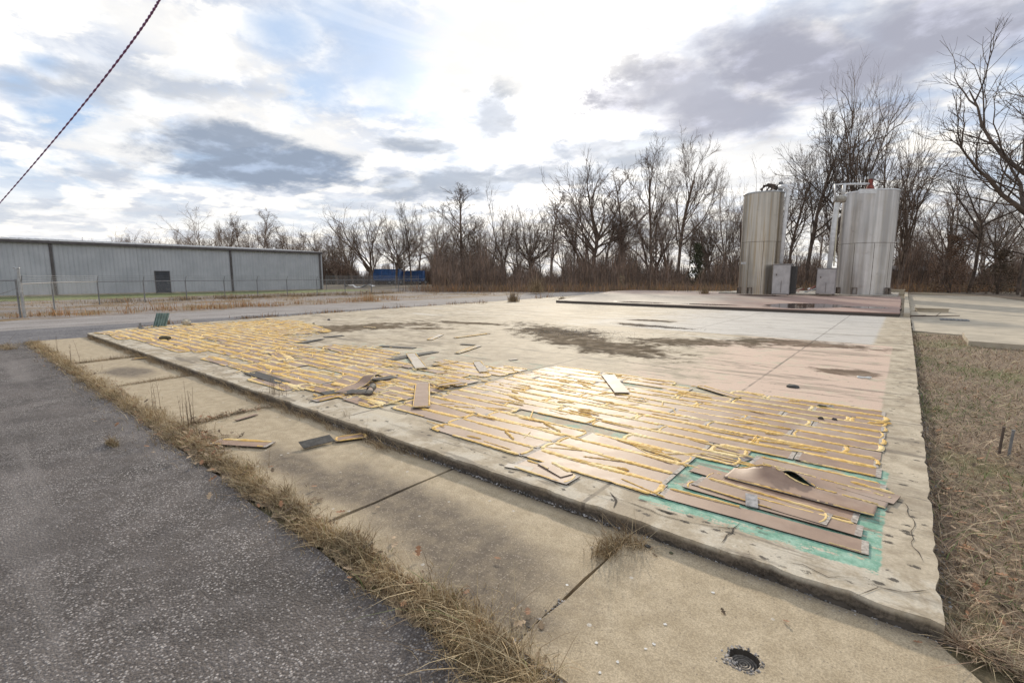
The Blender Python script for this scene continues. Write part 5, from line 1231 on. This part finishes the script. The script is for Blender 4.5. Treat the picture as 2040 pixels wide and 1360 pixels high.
T = [
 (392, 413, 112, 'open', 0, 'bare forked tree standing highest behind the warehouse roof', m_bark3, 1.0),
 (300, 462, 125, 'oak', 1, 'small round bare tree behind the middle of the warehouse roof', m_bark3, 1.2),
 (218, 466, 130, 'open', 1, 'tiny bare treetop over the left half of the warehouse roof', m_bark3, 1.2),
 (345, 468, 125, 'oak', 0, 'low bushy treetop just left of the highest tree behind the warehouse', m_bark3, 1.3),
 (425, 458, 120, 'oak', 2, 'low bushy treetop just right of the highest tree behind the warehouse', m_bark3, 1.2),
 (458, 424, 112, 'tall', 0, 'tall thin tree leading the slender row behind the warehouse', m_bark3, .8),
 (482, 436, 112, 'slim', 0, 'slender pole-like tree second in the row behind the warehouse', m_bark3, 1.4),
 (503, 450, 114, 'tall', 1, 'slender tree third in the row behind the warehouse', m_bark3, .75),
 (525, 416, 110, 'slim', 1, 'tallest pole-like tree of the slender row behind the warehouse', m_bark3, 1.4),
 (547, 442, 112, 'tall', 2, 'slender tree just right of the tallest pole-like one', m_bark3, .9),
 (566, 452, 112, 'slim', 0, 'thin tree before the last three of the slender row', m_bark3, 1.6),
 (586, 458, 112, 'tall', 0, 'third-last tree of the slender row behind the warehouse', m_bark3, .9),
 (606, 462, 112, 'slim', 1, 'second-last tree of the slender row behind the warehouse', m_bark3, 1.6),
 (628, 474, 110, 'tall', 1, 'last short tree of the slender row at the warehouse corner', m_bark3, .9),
 (672, 446, 100, 'vase', 0, 'small spreading tree right beside the warehouse corner', m_bark, 1.0),
 (703, 428, 98, 'vase', 1, 'spreading tree left of the round one behind the blue trailers', m_bark, .9),
 (742, 411, 96, 'vase', 0, 'round-crowned bare tree rising behind the left blue trailer', m_bark, 1.0),
 (790, 432, 98, 'oak', 0, 'bushy bare tree filling the gap above the right blue trailer', m_bark, .9),
 (820, 404, 94, 'tall', 2, 'dark narrow tree with a thick trunk behind the right blue trailer', m_bark2, .7),
 (868, 411, 90, 'vase', 1, 'bushy bare tree right of the dark narrow trunk', m_bark, .95),
 (900, 440, 88, 'oak', 2, 'low tangled tree under the lone high spire', m_bark, 1.0),
 (926, 371, 84, 'slim', 1, 'lone high thin spire-like tree in the middle of the woods', m_bark, 2.0),
 (960, 425, 84, 'vase', 0, 'low multi-stem tree between the spire and the big double crown', m_bark, .8),
 (1008, 374, 80, 'vase', 1, 'broad double-crowned bare tree right of the spire', m_bark, .85),
 (1052, 402, 80, 'oak', 1, 'lower right neighbour of the double-crowned tree', m_bark, .8),
 (1100, 384, 78, 'slim', 0, 'slim pale tree left of the big spreading oak', m_bark3, 1.8),
 (1180, 331, 74, 'oak', 0, 'big symmetrical spreading oak in the middle of the woods', m_bark, .95),
 (1245, 336, 74, 'slim', 1, 'slim tree right of the big spreading oak', m_bark3, 1.6),
 (1300, 282, 70, 'tall', 0, 'first of two tall twin trees left of the slimmer tank', m_bark, .72),
 (1352, 277, 70, 'tall', 1, 'second of two tall twin trees, nearer the slimmer tank', m_bark, .85),
 (1402, 400, 76, 'oak', 2, 'low tree between the twin trees and the pale forked one', m_bark, .9),
 (1447, 322, 72, 'vase', 1, 'pale forked thin tree just left of the slimmer tank', m_bark3, .55),
 (1510, 318, 74, 'vase', 0, 'thin-twigged tree rising directly behind the slimmer tank', m_bark3, .6),
 (1570, 300, 70, 'tall', 2, 'bare tree behind the right side of the slimmer tank', m_bark, .8),
 (1607, 215, 60, 'tall', 1, 'dark limbed tree left one in the gap between the tanks', m_bark2, .8),
 (1645, 230, 58, 'open', 0, 'forked tree standing right in the gap between the tanks', m_bark2, .9),
 (1692, 140, 60, 'vase', 0, 'tallest fan-shaped tree above the left of the wide tank', m_bark, .5),
 (1768, 150, 60, 'vase', 1, 'tall upswept tree directly behind the wide tank', m_bark, .5),
 (1794, 262, 56, 'vase', 0, 'right-leaning bare tree at the right side of the wide tank', m_bark, .62),
 (1868, 330, 66, 'oak', 1, 'faint tree in the background gap above the shed', m_bark3, .8),
 (1934, 292, 50, 'open', 1, 'crooked forked tree standing right of the shed', m_bark2, .9),
 (1985, 380, 60, 'oak', 0, 'mid-height tree between the crooked tree and the frame edge', m_bark, .8),
 (2058, 20, 40, 'oak', 1, 'huge limbed oak reaching in from the right frame edge', m_bark2, 1.35),
 (2032, 330, 44, 'open', 0, 'trunk with low limbs standing at the right frame edge', m_bark2, .8),
]
rb = random.Random(21)
def topline(px):
    K = [(150, 475), (330, 468), (450, 445), (620, 470), (670, 455), (760, 425), (860, 425), (960, 420), (1060, 425), (1150, 400), (1300, 380), (1450, 390), (1560, 410), (1660, 400), (1800, 400), (1880, 410), (2000, 420), (2100, 400)]
    for (a_, b_), (c_, d_) in zip(K, K[1:]):
        if a_ <= px <= c_: return b_ + (d_ - b_) * (px - a_) / (c_ - a_)
    return 420
for i in range(52):
    px = 655 + i * (2110 - 655) / 51 + rb.uniform(-14, 14); dep = (100 if px < 860 else 84 if px < 1200 else 76) + rb.uniform(-4, 10)
    tree(px, topline(px) + rb.uniform(-18, 55), dep, rb.choice(['oak', 'vase', 'vase', 'tall', 'slim', 'open']), i, 'one of the bare trees crowded in the belt behind the taller trees', mat=rb.choice([m_bark, m_bark3, m_bark3]), wide=rb.uniform(.7, 1.1), group='bare trees crowded in the woodland belt')
for i in range(26):
    px = 180 + i * 18 + rb.uniform(-6, 6)
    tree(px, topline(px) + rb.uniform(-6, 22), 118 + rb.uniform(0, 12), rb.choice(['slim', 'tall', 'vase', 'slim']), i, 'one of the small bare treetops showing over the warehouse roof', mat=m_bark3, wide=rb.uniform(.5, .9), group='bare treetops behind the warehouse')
for a in T: tree(*a[:6], mat=a[6], wide=a[7])

# thicket of thin stems
def stems(name, label, n, xr, depth, hgt, mats, mixp, wid, branches=4, fn=None):
    px = rng.uniform(xr[0], xr[1], n); dp = rng.uniform(depth[0], depth[1], n)
    X = np.zeros(n); Y = np.zeros(n)
    a = px - 1020; F0 = 952 * CP + 129 * SP * 1.0
    t_ = dp / F0; X = (a * CY - F0 * SY) * t_; Y = (a * SY + F0 * CY) * t_
    env = (.62 + .22 * np.sin(px * .021 + 1) + .14 * np.sin(px * .067) + .1 * np.sin(px * .19)); H = hgt * env * np.clip(rng.gamma(6, 1 / 6, n), 0, 1.6)
    if fn is not None: H = H * fn(px)
    ln = .05 if name == 'saplings' else .14
    XX, YY, ZZ, HH, LX, LY, MI = [X], [Y], [np.full(n, -.05)], [H], [rng.normal(0, ln, n) * H], [rng.normal(0, ln, n) * H], [rng.choice(len(mats), n, p=mixp)]
    for k in range(branches):
        s = rng.uniform(.08, .85, n); XX.append(X + LX[0] * s ** 1.7); YY.append(Y + LY[0] * s ** 1.7); ZZ.append(H * s * (1.35 - .35 * s) - .05); h = H * rng.uniform(.2, .45, n); HH.append(h * rng.uniform(.1, 1, n)); LX.append(rng.normal(0, .65, n) * h); LY.append(rng.normal(0, .65, n) * h); MI.append(MI[0])
    XX, YY, ZZ, HH, LX, LY, MI = map(np.concatenate, (XX, YY, ZZ, HH, LX, LY, MI))
    W = np.concatenate([rng.uniform(*wid, n)] + [rng.uniform(*wid, n) * .5] * branches)
    return tag(blades(name, XX, YY, ZZ, HH, LX, LY, W, mats, MI), label, 'thicket', None, 'stuff')
stems('thicket', 'dense brown leafless thicket along the foot of the woods', 12000, (860, 2300), (56, 72), 3.9, [m_brush, m_brush2, m_bark2], (.5, .25, .25), (.012, .035), 5, lambda p: np.where(p > 1800, 1.35, 1.0))
stems('thicket', 'brown thicket beyond the blue trailers and the gravel lot', 9000, (600, 980), (104, 118), 5.0, [m_brush, m_brush2, m_bark2], (.5, .25, .25), (.015, .04), 5)
stems('thicket', 'greyish thicket of the woodland interior', 15000, (870, 2400), (76, 98), 6.0, [m_brush2, m_brush, m_bark2], (.5, .3, .2), (.018, .045), 4)
stems('far_woodland', 'far hazy woodland seen low behind the trees', 9000, (-250, 2500), (125, 150), 6.5, [m_brush2, m_brush], (.7, .3), (.03, .07), 4)
stems('saplings', 'thin bare saplings mingled among the trees', 300, (860, 2150), (62, 90), 8.5, [m_bark, m_bark3], (.5, .5), (.02, .045), 12)
stems('saplings', 'thin saplings and treetops behind the warehouse', 420, (150, 660), (105, 118), 9.5, [m_bark3, m_bark], (.6, .4), (.02, .045), 12, lambda p: np.clip((p - 120) / 420, .45, 1.05))
# leafy evergreen bushes
def bush(px, yt, depth, wpx, label, mat, n=2600, leaf=.10):
    p = far(px, depth); h = far(px, depth, yt).z; w_ = (far(px + wpx / 2, depth) - far(px - wpx / 2, depth)).length / 2
    root = empty('bush', (p.x, p.y, 0)); tag(root, label, 'bush')
    u = rng.normal(0, .45, n); v = rng.normal(0, .45, n); z = rng.random(n) ** .8; k = (1 - z * .75); X = u * w_ * k; Y = v * w_ * k; Z = h * z + .1 * rng.normal(0, 1, n)
    cl = np.sin(X * 3.1) + np.sin(Y * 2.7 + 1) + np.sin(Z * 3.5); keep = cl > -.6; X, Y, Z = X[keep], Y[keep], Z[keep]; n = len(X)
    V = np.zeros((n, 3, 3)); V[:] = np.stack([X, Y, np.maximum(Z, .05)], 1)[:, None, :]; V += rng.normal(0, leaf, (n, 3, 3))
    npmesh('foliage', V.reshape(-1, 3), np.arange(3 * n).reshape(-1, 3), [mat], parent=root)
    m = MB(); r = random.Random(px)
    for _ in range(5): m.tube([(r.gauss(0, .1), r.gauss(0, .1), 0), (r.gauss(0, w_ * .3), r.gauss(0, w_ * .3), h * .7)], [.05, .015], 5)
    m.build('stem', m_bark2, root)
bush(1387, 487, 66, 50, 'dull evergreen bush at the foot of the second twin tree', m_cedar)
bush(795, 515, 106, 42, 'dull evergreen bush behind the right blue trailer', m_cedar)
bush(1895, 470, 50, 130, 'large dead-leaved bush right of the shed', simple('russet_leaf', (.18, .11, .07), .9, .35, 1), 3200, .07)
bush(1990, 500, 46, 110, 'dark tangled bush near the right frame edge', simple('dark_leaf', (.14, .10, .065), .9, .35, 1), 3000, .07)
bush(1700, 540, 62, 80, 'low dark bush seen between the tanks and woods', m_cedar, 1500)
bush(1238, 549, 58, 40, 'pale seed-headed weed bush at the edge of the thicket', G4[2], 500, .05)

# orange broomsedge and weeds around the lot and fence
def tufts(name, label, pts, n_each, hgt, mats, mi_p, spread=.25, wid=(.004, .012)):
    P = np.array(pts); n = len(P) * n_each; idx = np.repeat(np.arange(len(P)), n_each)
    X = P[idx, 0] + rng.normal(0, spread, n); Y = P[idx, 1] + rng.normal(0, spread, n); H = hgt * rng.gamma(5, .2, n) * P[idx, 2]
    o = blades(name, X, Y, np.full(n, -.01), H, rng.normal(0, .25, n) * H, rng.normal(0, .25, n) * H, rng.uniform(*wid, n), mats, rng.choice(len(mats), n, p=mi_p)); return tag(o, label, 'weeds', None, 'stuff')
pts = [(-27.2 - random.random() * 2 - .0 * k, random.uniform(-4, 22), random.uniform(.3, 1.0)) for k in range(60)]
tufts('broomsedge', 'orange broomsedge tufts along the fence and the dirt road edge', pts, 45, .34, [G4[5], G4[0], G4[1]], (.55, .25, .2))
pts = [(random.uniform(-46, -28), random.uniform(-2, 42), random.uniform(.2, .7)) for k in range(260)]
tufts('lot_weeds', 'low tan weeds dotted over the gravel lot', pts, 30, .18, [G4[1], G4[0], G4[5]], (.45, .35, .2), .5)
pts = [(random.uniform(-41.5, -39), random.uniform(6, 30), random.uniform(.2, .6)) for k in range(80)]
tufts('fence_weeds', 'straw weeds standing along the foot of the long fence', pts, 50, .45, [G4[1], G4[0], G4[3]], (.4, .3, .3), .4, (.006, .015))
pts = [(random.uniform(-20.6, -19.3) - .03 * 0, random.uniform(4, 24), random.uniform(.15, .5)) for k in range(40)] + [(-19.0, 20.6, .9), (-20.4, 28, 1.2), (-20.9, 30, 1.0)]
tufts('slab_edge_weeds', 'reddish weeds where the gravel meets the slab', pts, 60, .3, [G4[5], G4[1], G4[3]], (.3, .4, .3), .2)
pts = [(far(x, 56 + random.uniform(-6, 1)).x, far(x, 56 + random.uniform(-4, 1)).y, random.uniform(.5, 1.2)) for x in np.linspace(840, 2200, 520)]
tufts('wood_edge_weeds', 'reddish brown weeds at the edge of the woods', pts, 50, .7, [G4[1], m_brush, G4[5], m_brush2], (.35, .35, .12, .18), .9, (.008, .02))
for (x, y, h, la) in ((1404, 589, 1.0, 'rounded straw tussock growing at the rear of the tank pad'), (1120, 600, .35, 'small green-brown tuft at the left corner of the tank pad'), (1068, 583, 2.0, 'tall seed-headed weed at the gravel lot edge'), (1023, 601, .8, 'upright orange weed on the slab edge by the gravel lot')):
    p = at(x, y, .1); n = 260; H = h * .5 * rng.gamma(6, 1 / 6, n)
    o = blades('weed_tuft', rng.normal(0, .12 * h + .05, n), rng.normal(0, .12 * h + .05, n), np.zeros(n), H, rng.normal(0, .3, n) * H, rng.normal(0, .3, n) * H, rng.uniform(.006, .015, n), [G4[0], G4[1], G4[3]], rng.integers(0, 3, n)); o.location = p; tag(o, la, 'weed')
# bare twiggy shrub at the left edge by the fence
root = empty('bare_shrub', (-25.0, .6, 0)); tag(root, 'bare twiggy shrub arching in at the left frame edge', 'shrub'); m = MB(); r = random.Random(9)
for i in range(9):
    a = r.uniform(0, 6.28); L = r.uniform(1.2, 2.0); P = [Vector((0, 0, 0))]; d = Vector((math.cos(a) * .5, math.sin(a) * .5, 1)).normalized()
    for k in range(7): d = (d + Vector((math.cos(a) * .12, math.sin(a) * .12, -.10)) + Vector((r.gauss(0, .08), r.gauss(0, .08), 0))).normalized(); P.append(P[-1] + d * L / 7)
    m.tube(P, [.014 - .0015 * k for k in range(8)], 4)
    for k in range(2, 7): m.tube([P[k], P[k] + Vector((r.gauss(0, .3), r.gauss(0, .3), r.uniform(0, .3)))], [.006, .003], 3)
m.build('stems', m_bark, root)
print('objects', len(bpy.data.objects))
